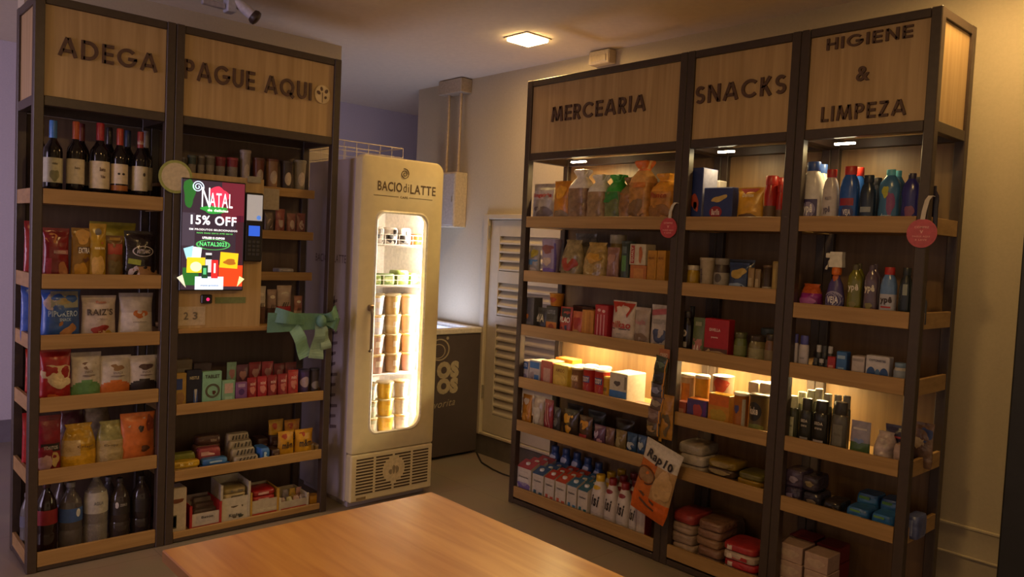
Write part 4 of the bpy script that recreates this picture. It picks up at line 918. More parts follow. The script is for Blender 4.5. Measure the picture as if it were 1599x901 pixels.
# lower shelves
z = .659 - .032
bars = [(271, 291, 583, .055, '#a08040', 'tan and blue chocolate box at the left end', [('r', -.2, .7, 1.1, .3, '#2c3c7c'), ('b', .1, .3, .9, .4, '#8c6844')]),
    (291, 315, 578, .05, '#1e1e34', 'dark blue chocolate bar with silver streaks', [('r', .2, .3, .5, .35, '#34509c'), ('t', 'NESTLE', .0, .8, 1.2, .08, '#b0a890'), ('tri', .2, .3, .3, .4, '#a8a4a8')]),
    (316, 346, 580, .05, '#7fae98', 'mint green chocolate box with a brown ring lettered TABLET', [('t', 'TABLET', .0, .86, 1.5, .1, '#3c3430'), ('ring', .05, .45, 1.2, .4, '#4c2c24'), ('ring', .05, .45, 1.0, .33, '#4c2c24'), ('b', .2, .4, .3, .12, '#4c2c24'), ('e', .3, .08, .2, .06, '#4c3c34')]),
    (347, 367, 594, .055, '#7ea48a', 'small mint box with a pale pink panel', [('r', 0, .68, 1.3, .4, '#b89c94'), ('r', 0, .2, 1.2, .3, '#9ab8a0')]),
    (368, 386, 597, .055, '#7c5088', 'small purple chocolate packet', [('e', 0, .55, .8, .3, '#4c2c6c'), ('r', 0, .85, 1.2, .15, '#a88cac')])]
for (u0, u1, vt, dep, c_, lab, dc) in bars:
    item('L', z, .035, u0, u1, vt, 'chocolate_box', 'chocolate', 'box', lab + ' below the teal bow', D=.03, c=c_, decals=dc, rough=.3)
for i, (u0, u1, vt, c_) in enumerate([(387, 402, 590, '#8c1c28'), (403, 418, 588, '#9c2430'), (419, 434, 586, '#7c1822'), (435, 450, 584, '#8a2028'), (451, 467, 578, '#a03030')]):
    item('L', z, .035, u0, u1, vt, 'chocolate_pouch', 'chocolate', 'pouch', ['wine red pouch next to the purple packet', 'bright red pouch, second of the front row of red pouches', 'darkest red pouch in the middle of the front row', 'red pouch with a round white mark, fourth of the front row', 'tallest red pouch at the right end of the front row'][i], c=c_, bump=.2, rough=.3, decals=[('b', 0, .5, .9, .3, '#b87068'), ('t', 'mini', 0, .75, 1., .12, '#d0a8a0')], group='front row of red chocolate pouches')
for i, (u0, u1, vt, c_) in enumerate([(355, 370, 566, '#7c9c88'), (370, 389, 570, '#5c3048'), (390, 409, 566, '#7a1c26'), (410, 428, 565, '#8c2430'), (429, 446, 568, '#6c1820'), (447, 464, 566, '#7c3430')]):
    item('L', z, .15, u0, u1, vt, 'chocolate_pouch', 'chocolate', 'pouch', ['pale mint pouch in the back row above the small mint box', 'plum pouch behind the purple packet', 'red pouch in the back row, left of the three brightest', 'brightest red pouch of the back row', 'dark red pouch of the back row', 'brownish red pouch at the right of the back row'][i], c=c_, bump=.2, rough=.3, decals=[('b', 0, .7, .9, .25, '#a07070')], group='back row of chocolate pouches')
item('L', z, .04, 469, 486, 578, 'sweet_cup', 'cup', 'cup', 'purple sweet cup with a pale label right of the red pouches', c='#4c3c6c', lid='#3c3450', decals=[('e', 0, .55, 1.3, .4, '#a894a8')])
item('L', z, .04, 487, 501, 576, 'sweet_cup', 'cup', 'cup', 'dark grey sweet cup at the right end of the chocolate shelf', c='#443c40', lid='#343034', decals=[('e', 0, .4, 1.3, .3, '#8c8484')])
for (u0, u1, vt, c_, lab) in [(272, 300, 562, '#6a5e50', 'dull grey carton at the back left of the chocolate shelf'), (302, 330, 567, '#4c4048', 'dark packet at the back between the grey carton and the mint pouch')]:
    item('L', z, .19, u0, u1, vt, 'sweet_box', 'box', 'box', lab, D=.06, c=c_, decals=[('r', 0, .7, 1.4, .2, '#7c7468')])
z = .345 - .032
def lying(side, z, dep, u0, u1, h, dz, label, c, D=.05, name='wafer_bar', cat='bar', **o):
    return item(side, z, dep, u0, u1, 700, name, cat, 'brick', label, hz=h, dz=dz, D=D, c=c, bump=.2, rough=.3, **o)
item('L', z, .03, 269, 311, 700, 'wafer_bar', 'bar', 'brick', 'tan wrapped bar lying at the bottom left of the wafer shelf', hz=.032, D=.05, c='#8c6c3c', bump=.2, decals=[('t', 'KRAS', .1, .5, .6, .4, '#c8b498')])
item('L', z, .03, 269, 313, 700, 'wafer_bar', 'bar', 'brick', 'bright yellow wrapped bar lying on the tan one', hz=.030, dz=.033, D=.05, c='#b08c20', bump=.2, decals=[('t', 'NUTRY', .0, .6, .9, .4, '#e0d0a0')])
item('L', z, .09, 269, 306, 700, 'wafer_bar', 'bar', 'brick', 'olive green wrapped bar behind the yellow one', hz=.085, D=.05, c='#70701e', bump=.2)
for k, (hh, dz) in enumerate([(.028, .0), (.028, .029)]):
    item('L', z, .03, 315 + k * 2, 362 - k * 6, 700, 'wafer_bar', 'bar', 'brick', ['lower of the two blue wrapped bars', 'upper of the two blue wrapped bars'][k], hz=hh, dz=dz, D=.045, c=['#2c5490', '#3a6aa8'][k], bump=.25, decals=[('r', 0, .5, 1.0, .3, '#8fa8c8')], group='blue wrapped bars')
item('L', z, .09, 310, 345, 700, 'wafer_bar', 'bar', 'brick', 'pink and red wrapped bar behind the blue bars', hz=.095, D=.05, c='#9c4450', bump=.2, decals=[('r', -.2, .75, 1.2, .2, '#c89a98')])
for k in range(3):
    item('L', z, .17, 304 + k * 2, 345, 700, 'biscuit_pack', 'biscuit pack', 'brick', ['lowest of three brown biscuit packs at the back', 'middle one of three brown biscuit packs at the back', 'topmost of three brown biscuit packs at the back'][k], hz=.045, dz=k * .0455, D=.07, c=['#6a4a34', '#5c3a2c', '#4c3028'][k], decals=[('r', 0, .5, 1.2, .3, '#8c7868')], group='brown biscuit packs')
for k in range(4):
    item('L', z, .035 + k * .045, 366 - k * 4, 404 - k * 5, 700, 'wafer_packet', 'wafer', 'brick', ['black and white striped wafer packet at the front', 'black and white striped wafer packet, second from the front', 'black and white striped wafer packet, third from the front', 'black and white striped wafer packet at the back'][k], hz=.045 + k * .028, D=.042, c='#a09484', bump=.1, decals=[('t', '/////', 0, .72, 1.5, .45, '#2c2422'), ('r', 0, .25, 1.7, .25, '#3c3c78' if k == 0 else '#5c5048')], group='striped wafer packets')
item('L', z, .035, 407, 422, 700, 'chocolate_bar', 'bar', 'brick', 'bright blue wrapped bar between dark ones', hz=.07, D=.10, c='#2f62a8', bump=.2, decals=[('r', 0, .5, .8, .5, '#9cb4d4')])
for (u0, u1, h_, dep, lab) in [(424, 438, .055, .035, 'dark brown bar right of the bright blue one'), (402, 420, .09, .15, 'dark brown bar behind the bright blue one'), (421, 440, .10, .15, 'dark brown bar behind, touching the yellow pouches')]:
    item('L', z, dep, u0, u1, 700, 'chocolate_bar', 'bar', 'brick', lab, hz=h_, D=.09, c='#3c241e', bump=.2, decals=[('r', 0, .6, 1., .2, '#6c5448')])
for (u0, u1, vt, dep, lab, c_) in [(436, 461, 674, .04, 'yellow pouch lettered m&m, front left of the pair', '#b88418'), (463, 491, 671, .04, 'yellow pouch lettered m&m, front right of the pair', '#c08c1c'), (421, 444, 656, .16, 'yellow pouch lettered m&m standing at the back left', '#b08418'), (446, 470, 656, .16, 'orange yellow pouch at the back right', '#b4781c')]:
    item('L', z, dep, u0, u1, vt, 'candy_pouch', 'candy', 'bag', lab, c=c_, bump=.1, decals=[('t', 'm&m', 0, .5, 1.3, .26, '#3c2820'), ('b', -.3, .82, .5, .18, '#a03c20')], group='yellow candy pouches')
for (u0, u1, h_, c_, lab) in [(484, 492, .05, '#a88c5c', 'small pale candy tube beside the yellow pouches'), (493, 501, .04, '#9c8048', 'small tan candy tube at the right end of the wafer shelf')]:
    item('L', z, .05, u0, u1, 700, 'candy_tube', 'candy', 'can', lab, hz=h_, c=c_, lid='#b8a890')
z = .052 - .012
item('L', z, .03, 266, 291, 763, 'coffee_carton', 'box', 'box', 'white carton with a brown streak at the left of the bottom shelf', D=.09, c='#b4a496', decals=[('b', -.2, .72, 1.4, .1, '#6c3c24'), ('r', -.5, .25, .6, .3, '#3c3c2c'), ('r', -.5, .25, .45, .24, '#6c8478')], side='#a03430')
tr, _ = None, None
item('L', z, .03, 298, 344, 785, 'display_tray', 'tray', 'tray', 'white cardboard display tray with red edges, left of the stacked bars', D=.16, c='#b0a49c', side='#9c2224', decals=[('r', 0, .36, 1.3, .3, '#a59c98'), ('t', 'Baton', .1, .42, .8, .1, '#4c4448'), ('r', 0, .05, 1.9, .08, '#8c2420')])
for k in range(4):
    item('L', z + .004, .045 + k * .034, 302, 341, 785, 'chocolate_bar', 'bar', 'brick', ['dark bar nearest the front in the red edged tray', 'dark bar second from the front in the red edged tray', 'dark bar third from the front in the red edged tray', 'dark bar at the back of the red edged tray'][k], hz=.05 + .018 * k, D=.030, c=['#4c3430', '#5a4c48', '#54403a', '#6c605c'][k], bump=.2, group='dark bars in the red edged tray')
item('L', z, .035, 346, 389, 752, 'display_tray', 'tray', 'tray', 'white display tray filled with stacked cream bars', D=.14, c='#b4aa9a', side='#aca293', decals=[('t', 'Kinder', 0, .15, .9, .08, '#3c3c3c'), ('b', .4, .1, .3, .08, '#3c4038')])
for k in range(6):
    item('L', z + .005 + k * .026, .043, 349, 386, 752, 'cream_bar', 'bar', 'brick', ['lowest', 'second lowest', 'third lowest', 'third highest', 'second highest', 'topmost'][k] + ' of the stacked cream bars in the white tray', hz=.025, D=.12, c=['#9c907c', '#8c8474', '#a89c84', '#948870', '#a8946c', '#8c7a50'][k], decals=[('r', .1, .5, 1.0, .4, '#5c5040')], group='stacked cream bars')
item('L', z, .035, 392, 434, 764, 'display_tray', 'tray', 'tray', 'yellow edged display tray filled with red packs', D=.14, c='#a89a88', side='#a8802c', decals=[('r', 0, .2, 1.8, .12, '#b0a490'), ('r', 0, .06, 1.8, .06, '#9c3024')])
for k in range(4):
    item('L', z + .005 + k * .03, .043, 395, 431, 764, 'red_biscuit_pack', 'biscuit pack', 'brick', ['lowest', 'second lowest', 'second highest', 'topmost'][k] + ' of the red packs in the yellow edged tray', hz=.029, D=.12, c=['#9a3c30', '#8c2c28', '#9c2c2c', '#8c1c20'][k], decals=[('r', -.1, .5, .9, .4, '#c09890')], group='red packs in the yellow edged tray')
item('L', z, .035, 437, 480, 772, 'display_tray', 'tray', 'tray', 'low white tray of chocolate eggs with a red foot', D=.16, c='#a89c8c', side='#b0a694', decals=[('r', 0, .08, 1.8, .1, '#9c3024')])
ek = 0
for (x, dd, h0, c_) in [(442, .05, .0, '#a88c84'), (453, .05, .0, '#a8a07c'), (464, .05, .0, '#b08c80'), (474, .05, .0, '#9c8c88'), (447, .11, .015, '#8c8090'), (458, .11, .015, '#b08c30'), (468, .11, .015, '#a87c78')]:
    item('L', z + .004, dd, x - 5.5, x + 5.5, 755, 'chocolate_egg', 'egg', 'gathered', ['first egg from the left in the front row of the egg tray', 'second egg from the left in the front row of the egg tray', 'third egg from the left in the front row of the egg tray', 'egg at the right of the front row in the egg tray', 'greyish egg at the back left of the egg tray', 'yellow egg in the back middle of the egg tray', 'pinkish egg at the back right of the egg tray'][ek], hz=.055 + .02 * (dd > .1), c=c_, bump=.2, group='eggs in the low white tray'); ek += 1
item('L', z, .04, 483, 499, 774, 'candy_pouch', 'candy', 'brick', 'small golden pouch at the right end of the bottom shelf', D=.05, c='#a8781c', bump=.4)

# teal bow tied round the counter edge
rb = empty('ribbon_bow', (LX + .02, 1.90, .99), PI / 2, 'teal fabric ribbon tied in a bow hanging from the payment counter', 'ribbon')
TM = mat('#5f8a7c', .6, bump=.2, scale=25)
def strip(p0, p1, w0, w1, bulge, n=14, ph=0):
    A, Bm = [], []
    for i in range(n):
        k = i / (n - 1); p = Vector(p0).lerp(Vector(p1), k); q = w0 + (w1 - w0) * k
        off = -bulge * math.sin(PI * k) - .006 * math.sin(k * 9 + ph)
        nrm = Vector((p1[2] - p0[2], 0, -(p1[0] - p0[0]))).normalized()
        A.append(p + nrm * q / 2 + Vector((0, off, 0))); Bm.append(p - nrm * q / 2 + Vector((0, off - .006 * math.cos(k * 8 + ph), 0)))
    g = G(); g.sheet(A, Bm, .0018); return g
obj('band', strip((-.195, -.012, .045), (.195, -.012, .045), .10, .075, .012), TM, rb)
obj('left_loop', strip((.0, -.02, .05), (-.16, -.02, .085), .04, .075, .035, ph=1), TM, rb); obj('left_loop', strip((.10, -.02, .055), (.20, -.02, .02), .03, .08, .03, ph=2), TM, rb)
obj('right_loop', strip((.08, -.02, .055), (.19, -.02, .095), .03, .07, .035, ph=3), TM, rb)
g = G(); g.lathe([(.012, -.03), (.024, -.015), (.026, .0), (.024, .015), (.012, .03)], (.085, -.045, .05), 14); obj('knot', g, TM, rb, True)
obj('tail', strip((-.06, -.024, .03), (.01, -.03, -.135), .06, .075, .012, ph=4), mat('#7ca692', .6, bump=.2, scale=25), rb)
obj('tail', strip((.085, -.03, .03), (.06, -.034, -.145), .05, .085, .012, ph=5), mat('#7f9a8a', .6, bump=.2, scale=25), rb)
obj('tail', strip((.10, -.028, .02), (.12, -.032, -.10), .04, .06, .012, ph=6), mat('#87a08e', .6, bump=.2, scale=25), rb)

# ---- MERCEARIA unit
B = [board(z) for z in RZS]
z = B[0]
loafs = [(825, 862, 286, 'bag', '#a59a8c', None, 'white bread bag with red script at the far left of the top shelf', [('r', 0, .72, 1.7, .22, '#c2b4ac'), ('t', 'Bisnaguinha', 0, .7, 1.5, .13, '#b0241e'), ('b', .1, .28, 1.1, .35, '#6c5c54')]),
    (860, 886, 282, 'bag', '#c07c1c', None, 'orange yellow bread pack leaning beside the white bag', [('b', 0, .75, 1.0, .3, '#d89c2c'), ('b', .1, .2, 1.2, .3, '#8c7458')]),
    (884, 912, 264, 'loaf', '#8a6c54', '#e0d8cc', 'grey brown sliced loaf with a white gathered top', []),
    (913, 941, 272, 'loaf', '#957858', '#d8d4c8', 'tan sliced loaf with a pale gathered top, left of the green one', []),
    (941, 967, 272, 'loaf', '#6c7448', '#3c9c3c', 'sliced loaf in a green bag with a green gathered top', [('r', 0, .55, 1.6, .2, '#2f7c30')]),
    (964, 986, 276, 'loaf', '#92683f', '#8c6c3c', 'brown loaf with a brown gathered top between the green and orange ones', [('r', 0, .6, 1.3, .12, '#a8622c')]),
    (978, 1010, 250, 'loaf', '#b07c3c', '#d8702c', 'tall loaf in a clear orange bag with a big orange twist on top', [('r', 0, .62, 1.6, .08, '#c8762c'), ('b', 0, .25, 1.3, .35, '#7c5c38')]),
    (1011, 1048, 270, 'loaf', '#b87c30', '#d89430', 'loaf in a bright orange bag by the right post', [('t', 'Panco', 0, .58, 1.3, .1, '#9c3c1c'), ('b', 0, .25, 1.4, .35, '#8c6030')])]
for (u0, u1, vt, k, c_, tie, lab, dc) in loafs:
    o = dict(c=c_, bump=.25, rough=.3, decals=dc)
    if tie: o['tie'] = tie; o['D'] = .11; o['zones'] = [(tie if tie != '#d8702c' else '#d8a05c', lambda x, z: z > .66)]
    item('R', z, .04, u0, u1, vt, 'bread_loaf', 'bread', k, lab, **o)
z = B[1]
item('R', z, .05, 819, 839, 384, 'pasta_bag', 'food bag', 'bag', 'pale bag with yellow and blue print at the left post, second shelf', c='#a0988c', bump=.2, decals=[('b', .3, .78, .8, .25, '#b09c2c'), ('r', .0, .5, 1.6, .16, '#5c88b0'), ('b', 0, .22, 1.2, .25, '#c0b09c')])
item('R', z, .04, 841, 866, 373, 'biscuit_carton', 'food box', 'cone', 'tall purple and white speckled carton widening upwards', c='#8c7c98', decals=[('b', 0, .75, 1.1, .22, '#7c3c3c'), ('b', -.1, .45, .9, .2, '#b8a090'), ('b', .1, .2, 1.1, .2, '#6c50a0'), ('r', .8, .5, .15, .8, '#5c4c90')])
item('R', z, .05, 870, 903, 374, 'toast_bag', 'food bag', 'gathered', 'clear bag of toast with a rust red oval label', c='#8c7c58', bump=.4, rough=.2, decals=[('b', .1, .42, 1.1, .3, '#9c3820')])
item('R', z, .16, 880, 925, 364, 'toast_bag', 'food bag', 'gathered', 'grey clear bag bulging behind the toast bags', c='#7c7464', bump=.4, rough=.2)
item('R', z, .05, 904, 942, 378, 'toast_bag', 'food bag', 'gathered', 'clear bag of golden biscuits right of the red label', c='#a0844c', bump=.4, rough=.2, decals=[('b', .1, .62, 1.0, .25, '#b8882c')])
item('R', z, .05, 944, 963, 386, 'biscuit_bag', 'food bag', 'bag', 'pinkish wrapped bag left of the dark green tin', c='#8c6458', bump=.4, rough=.2, decals=[('b', 0, .7, 1.0, .25, '#a87c6c')])
item('R', z, .16, 944, 966, 366, 'honey_jar', 'jar', 'jar', 'pale lidded jar standing at the back above the pink bag', c='#a0843c', lid='#c2b48c')
item('R', z, .05, 965, 982, 376, 'oil_tin', 'tin', 'can', 'tall dark green tin on the second MERCEARIA shelf', c='#2c3830', lid='#3c4440', decals=[('r', 0, .5, .8, .35, '#4c7c3c'), ('r', 0, .8, .8, .15, '#54605c')])
item('R', z, .04, 983, 1008, 414, 'biscuit_box', 'food box', 'box', 'lower orange box under the white box', D=.08, c='#a8622c', decals=[('r', .1, .5, 1.2, .7, '#b87c3c')])
hb = hit(995, 414, 1, RY + .04).z - z
item('R', z, .04, 983, 1008, 381, 'biscuit_box', 'food box', 'box', 'white box with red upright lettering standing on the orange box', dz=hb + .0005, D=.08, c='#b8ac98', decals=[('r', -.58, .5, .45, .85, '#9c2c28'), ('t', 'QUALY', -.58, .5, .75, .14, '#d0c0b4', PI / 2), ('b', .4, .5, .35, .8, '#a85c30')])
for (u0, u1, lab) in [(1010, 1024, 'left one of the two plain mustard yellow boxes'), (1025, 1038, 'right one of the two plain mustard yellow boxes by the post')]:
    item('R', z, .045, u0, u1, 391, 'corn_flour_box', 'food box', 'box', lab, D=.07, c='#b07c1c', decals=[('r', 0, .5, 1.5, .8, '#a87418'), ('t', 'MILHO', 0, .8, 1.2, .07, '#7c4c14')], group='mustard yellow boxes')
z = B[2]
g3 = [(816, 833, 464, 'box', '#5c5a5c', 'grey box with a small orange flame, far left of the third shelf', [('b', -.1, .45, .4, .14, '#c0702c'), ('r', 0, .25, 1.2, .1, '#74706c')], {}),
    (835, 851, 480, 'pouch', '#2c2622', 'black pack with scrawled white lettering', [('t', '4/A', 0, .6, 1.4, .3, '#c0b498'), ('r', 0, .15, 1.3, .1, '#8c7c54')], {}),
    (852, 870, 478, 'box', '#2a2220', 'black and orange pack carrying an orange tub', [('r', 0, .25, 1.8, .42, '#b8702c'), ('t', 'LOTUS', 0, .8, 1.3, .14, '#8c8c94'), ('e', 0, .25, .8, .3, '#8c3c1c')], {}),
    (871, 890, 479, 'pouch', '#a03420', 'red and black pack lettered in white across the middle', [('r', 0, .8, 1.4, .3, '#2c2422'), ('t', 'PILAO', 0, .58, 1.7, .18, '#d8ccc0'), ('r', 0, .25, .9, .3, '#3c3c54')], {}),
    (891, 907, 486, 'pouch', '#b05424', 'orange red pack right of the black and red one', [('b', 0, .6, 1.2, .4, '#9c2c1c'), ('b', 0, .25, 1.0, .2, '#b89054')], {}),
    (908, 926, 484, 'box', '#b0742c', 'bundle shaped amber pack of spaghetti', [('r', -.3, .5, .3, .9, '#c08838'), ('r', .4, .5, .3, .9, '#a06824')], {}),
    (928, 948, 476, 'box', '#9c1c28', 'dark red box with three white columns of lettering', [('r', -.5, .45, .15, .6, '#c89098'), ('r', .0, .45, .15, .6, '#c89098'), ('r', .5, .45, .15, .6, '#c89098'), ('t', 'SSS', 0, .14, 1.4, .12, '#d8c0c0'), ('e', -.3, .86, .4, .08, '#d0a8a8'), ('e', .4, .84, .4, .08, '#d0a8a8')], {}),
    (950, 986, 470, 'bag', '#c0b0a4', 'white bag with red corners lettered milkao', [('tri', -.5, .85, 1.0, .25, '#b03420'), ('tri', .5, .8, .9, .32, '#a83018'), ('t', 'milkao', 0, .48, 1.6, .16, '#a82c28'), ('r', 0, .38, 1.5, .02, '#4c3c3c'), ('r', .1, .27, .8, .03, '#a0948c')], {}),
    (987, 1011, 480, 'bag', '#9c8c84', 'dull white bag with pink lettering between two white bags', [('t', 'Nesfit', 0, .65, 1.3, .12, '#a86c78'), ('b', 0, .25, 1.3, .3, '#7c6454')], {}),
    (1012, 1040, 476, 'bag', '#a89c9c', 'white bag with a pink arc and dark blue patch by the post', [('r', 0, .85, 1.6, .12, '#a0505c', .15), ('r', .1, .65, 1.3, .1, '#8c8484'), ('b', .3, .35, 1.2, .3, '#3c4468')], {})]
for (u0, u1, vt, k, c_, lab, dc, o) in g3:
    nm = {'box': 'food_box', 'pouch': 'coffee_pack', 'bag': 'powder_bag'}[k]
    if k == 'box': o = dict(D=.07)
    item('R', z, .045, u0, u1, vt, nm, {'box': 'food box', 'pouch': 'coffee pack', 'bag': 'food bag'}[k], k, lab, c=c_, bump=.05, decals=dc, **o)
hb = hit(861, 478, 1, RY + .045).z - z
item('R', z, .05, 853, 870, 458, 'orange_tub', 'tub', 'cup', 'small orange tub standing on the black and orange pack', dz=hb + .0006, c='#c07c28', lid='#c88c3c', decals=[('b', 0, .5, .9, .4, '#a84420')])
item('R', z, .17, 893, 925, 478, 'food_box', 'food box', 'box', 'dark brown box in the back row behind the amber spaghetti pack', D=.07, c='#4c2c1c')
z = B[3]  # pale box tops on this shelf carry the led glow in their colour
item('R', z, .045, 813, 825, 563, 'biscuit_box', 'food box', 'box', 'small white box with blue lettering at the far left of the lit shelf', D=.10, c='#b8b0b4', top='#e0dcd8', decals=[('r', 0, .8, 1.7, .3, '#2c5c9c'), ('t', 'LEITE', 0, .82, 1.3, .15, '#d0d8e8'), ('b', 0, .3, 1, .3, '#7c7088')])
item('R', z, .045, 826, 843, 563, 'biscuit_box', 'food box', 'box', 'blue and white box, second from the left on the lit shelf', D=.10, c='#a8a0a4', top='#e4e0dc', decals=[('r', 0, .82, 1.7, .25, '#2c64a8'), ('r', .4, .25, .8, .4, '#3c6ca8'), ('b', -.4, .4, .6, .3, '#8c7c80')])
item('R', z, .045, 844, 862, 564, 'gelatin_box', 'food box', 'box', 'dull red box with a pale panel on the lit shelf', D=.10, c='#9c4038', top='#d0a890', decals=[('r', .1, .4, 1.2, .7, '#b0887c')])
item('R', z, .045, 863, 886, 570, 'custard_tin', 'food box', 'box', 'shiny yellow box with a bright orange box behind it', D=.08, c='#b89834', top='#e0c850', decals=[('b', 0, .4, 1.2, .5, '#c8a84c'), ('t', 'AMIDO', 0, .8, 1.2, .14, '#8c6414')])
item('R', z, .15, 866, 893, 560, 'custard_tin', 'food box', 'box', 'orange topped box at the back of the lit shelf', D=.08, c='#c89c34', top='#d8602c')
for (u0, u1, vt, c_, l_, t_, lab) in [(887, 904, 574, '#7c5434', '#d8c898', 'MOCA', 'brown tin left of the two red tins'), (905, 922, 574, '#a02420', '#ece4d4', 'TODDY', 'left one of the two red tins'), (923, 942, 577, '#a82824', '#ece4d4', 'TODDY', 'right one of the two red tins')]:
    item('R', z, .045, u0, u1, vt, 'drink_powder_tin', 'tin', 'can', lab + ' on the lit shelf', c=c_, lid=l_, decals=[('r', 0, .62, 1.2, .22, '#3c4484' if t_ == 'TODDY' else '#b09060'), ('t', t_, 0, .62, 1.1, .16, '#e0d0c0'), ('tri', 0, .3, .7, .3, '#c08c5c')], group='tins on the lit shelf' if t_ == 'TODDY' else None)
    item('R', z, .15, u0 + 3, u1 + 2, vt - 4, 'drink_powder_tin', 'tin', 'can', 'tin directly behind the ' + lab, c=c_, lid=l_)
item('R', z, .05, 939, 949, 588, 'yeast_tin', 'tin', 'can', 'small yellow tin between the red tins and the big white box', c='#b88c2c', lid='#e0c468', decals=[('r', 0, .5, 1.0, .15, '#7c5c1c')])
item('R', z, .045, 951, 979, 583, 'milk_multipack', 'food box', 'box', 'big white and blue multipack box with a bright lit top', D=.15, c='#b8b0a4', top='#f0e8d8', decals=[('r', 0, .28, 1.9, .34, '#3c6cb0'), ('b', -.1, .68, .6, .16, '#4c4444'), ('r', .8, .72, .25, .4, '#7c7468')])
for k, (u0, dz) in enumerate([(979, 0), (983, .012), (987, .024)]):
    item('R', z, .05 - .006 * k if k < 2 else .04, u0, u0 + 24, 615, 'straw_sachet', 'sachet', 'brick', ['lowest', 'middle', 'topmost'][k] + ' of the red and white striped sachets right of the big white box', hz=.0115, dz=dz, D=.05, c=['#8c4444', '#b8a49c', '#a85c58'][k], decals=[('r', -.4, .5, .3, .9, '#c8b8b0'), ('r', .2, .5, .3, .9, '#c8b8b0')], group='striped sachets')
z = B[4]
g5 = [(813, 827, 616, 'pouch', '#b07424', 'orange brown pouch with a pale top at the left post of the fifth shelf', [('b', 0, .8, .9, .2, '#c8b494'), ('b', 0, .3, 1.0, .3, '#c08428')]),
    (829, 846, 618, 'bag', '#a89884', 'cream packet with a pale round panel', [('b', 0, .45, 1.1, .5, '#b8b0a0')]),
    (847, 861, 624, 'bag', '#8c3038', 'red packet with white streaks', [('r', -.2, .5, .2, .8, '#b89490', .15), ('r', .3, .5, .15, .8, '#b89490', .15)]),
    (862, 873, 636, 'bag', '#3c3836', 'narrow dark grey packet right of the red streaked one', [('b', 0, .5, .9, .3, '#5c5854')]),
    (875, 899, 640, 'bag', '#3a2c20', 'dark packet with a yellow butterfly shaped print, left of two', [('b', -.3, .7, .8, .3, '#c08c1c', -.5), ('b', .4, .7, .8, .3, '#c8941c', .5), ('b', 0, .35, .6, .3, '#b8841c')]),
    (900, 921, 650, 'bag', '#4c3424', 'dark packet with yellow and red print, right of the butterfly one', [('b', 0, .7, 1.0, .3, '#b8801c'), ('r', 0, .25, 1.0, .2, '#9c2c20')]),
    (924, 942, 664, 'bag', '#5c3c58', 'purple and silver foil packet on the fifth shelf', [('b', -.3, .6, .7, .3, '#9c88a8'), ('b', .3, .3, .6, .3, '#a87888')]),
    (943, 957, 668, 'bag', '#6c5048', 'brownish foil packet right of the purple one', [('b', 0, .5, 1., .3, '#9c8c7c')]),
    (958, 975, 672, 'bag', '#74603c', 'ochre packet left of the blue packets', [('b', 0, .5, 1., .5, '#8c7c54')]),
    (976, 992, 676, 'bag', '#2c4870', 'blue foil packet, left of the pair at the right end', [('b', 0, .5, 1., .3, '#a8acb4')]),
    (993, 1007, 680, 'bag', '#344c78', 'blue foil packet, right of the pair at the right end', [('b', 0, .6, 1., .3, '#9ca4b0')])]
for (u0, u1, vt, k, c_, lab, dc) in g5:
    item('R', z, .045, u0, u1, vt, 'snack_packet', 'packet', k, lab, c=c_, bump=.3, rough=.22, decals=dc)
for (u0, u1, vt, c_, lab) in [(880, 905, 632, '#34302e', 'dark foil packet in the back row above the yellow butterfly'), (912, 940, 642, '#3c4048', 'bluish dark foil packet in the middle of the back row'), (955, 985, 655, '#3c302a', 'dark brown foil packet at the right of the back row')]:
    item('R', z, .16, u0, u1, vt, 'snack_packet', 'packet', 'bag', lab, c=c_, bump=.3, rough=.22)
z = B[5]
cart = [(807, 829, 722, '#a03038', '#6c5c9c'), (831, 848, 732, '#34507c', '#3c5c70'), (850, 865, 738, '#a8382c', '#b04c3c'), (867, 883, 744, '#b04830', '#b85840'), (885, 900, 750, '#3c6488', '#3c70a0'), (902, 917, 757, '#3c6478', '#2c6470')]
nms = ['leftmost white milk carton with a purple foot', 'white milk carton with a slate blue top', 'white milk carton with a plain red top', 'white milk carton with an orange red top', 'white milk carton with a blue foot', 'white milk carton with a teal foot beside the yellow capped bottle']
for i, (u0, u1, vt, tp, ft) in enumerate(cart):
    for k in range(3):
        a, b, zt = spot('R', .03, u0, u1, vt, z)
        if k == 0:
            r = item('R', z, .03, u0, u1, vt, 'milk_carton', 'milk carton', 'carton', nms[i], D=.064, c='#bcb2ac', top=tp, decals=[('t', 'Italac' if i else 'Piracanjuba', 0, .62 if i else .55, 1.3, .06, '#4c4c54'), ('r', 0, .72, 1.2, .012, '#a09890'), ('r', -.45, .16, .5, .32, ft), ('r', .55, .14, .6, .28, ft)] + ([('b', 0, .3, 1.4, .2, ft), ('b', 0, .42, 1.2, .25, '#c8c0bc')] if i == 0 else []), group='front row of milk cartons')
            first = r
        else:
            c = copy_tree(first); c.location = first.location + Vector((0, .068 * k, 0))
            c['label'] = ['second', 'hindmost'][k - 1] + ' carton of the row behind the ' + nms[i].replace(' milk carton', ' one').replace(' beside the yellow capped bottle', '').replace(' white one with a', ' one with'); c['group'] = 'rows of milk cartons behind'
for i, (u0, u1, vt) in enumerate([(853, 868, 697), (870, 885, 701), (887, 902, 707), (904, 919, 715), (921, 936, 723)]):
    item('R', z, .245, u0, u1, vt, 'tall_milk_bottle', 'bottle', 'jug', ['leftmost', 'second', 'middle', 'fourth', 'rightmost'][i] + ' tall blue bottle with a white front in the row behind the cartons', c='#34508c', lid='#2c4478', D=.06, decals=[('b', 0, .72, .9, .2, '#b8b8cc')], group='tall blue bottles behind the cartons')
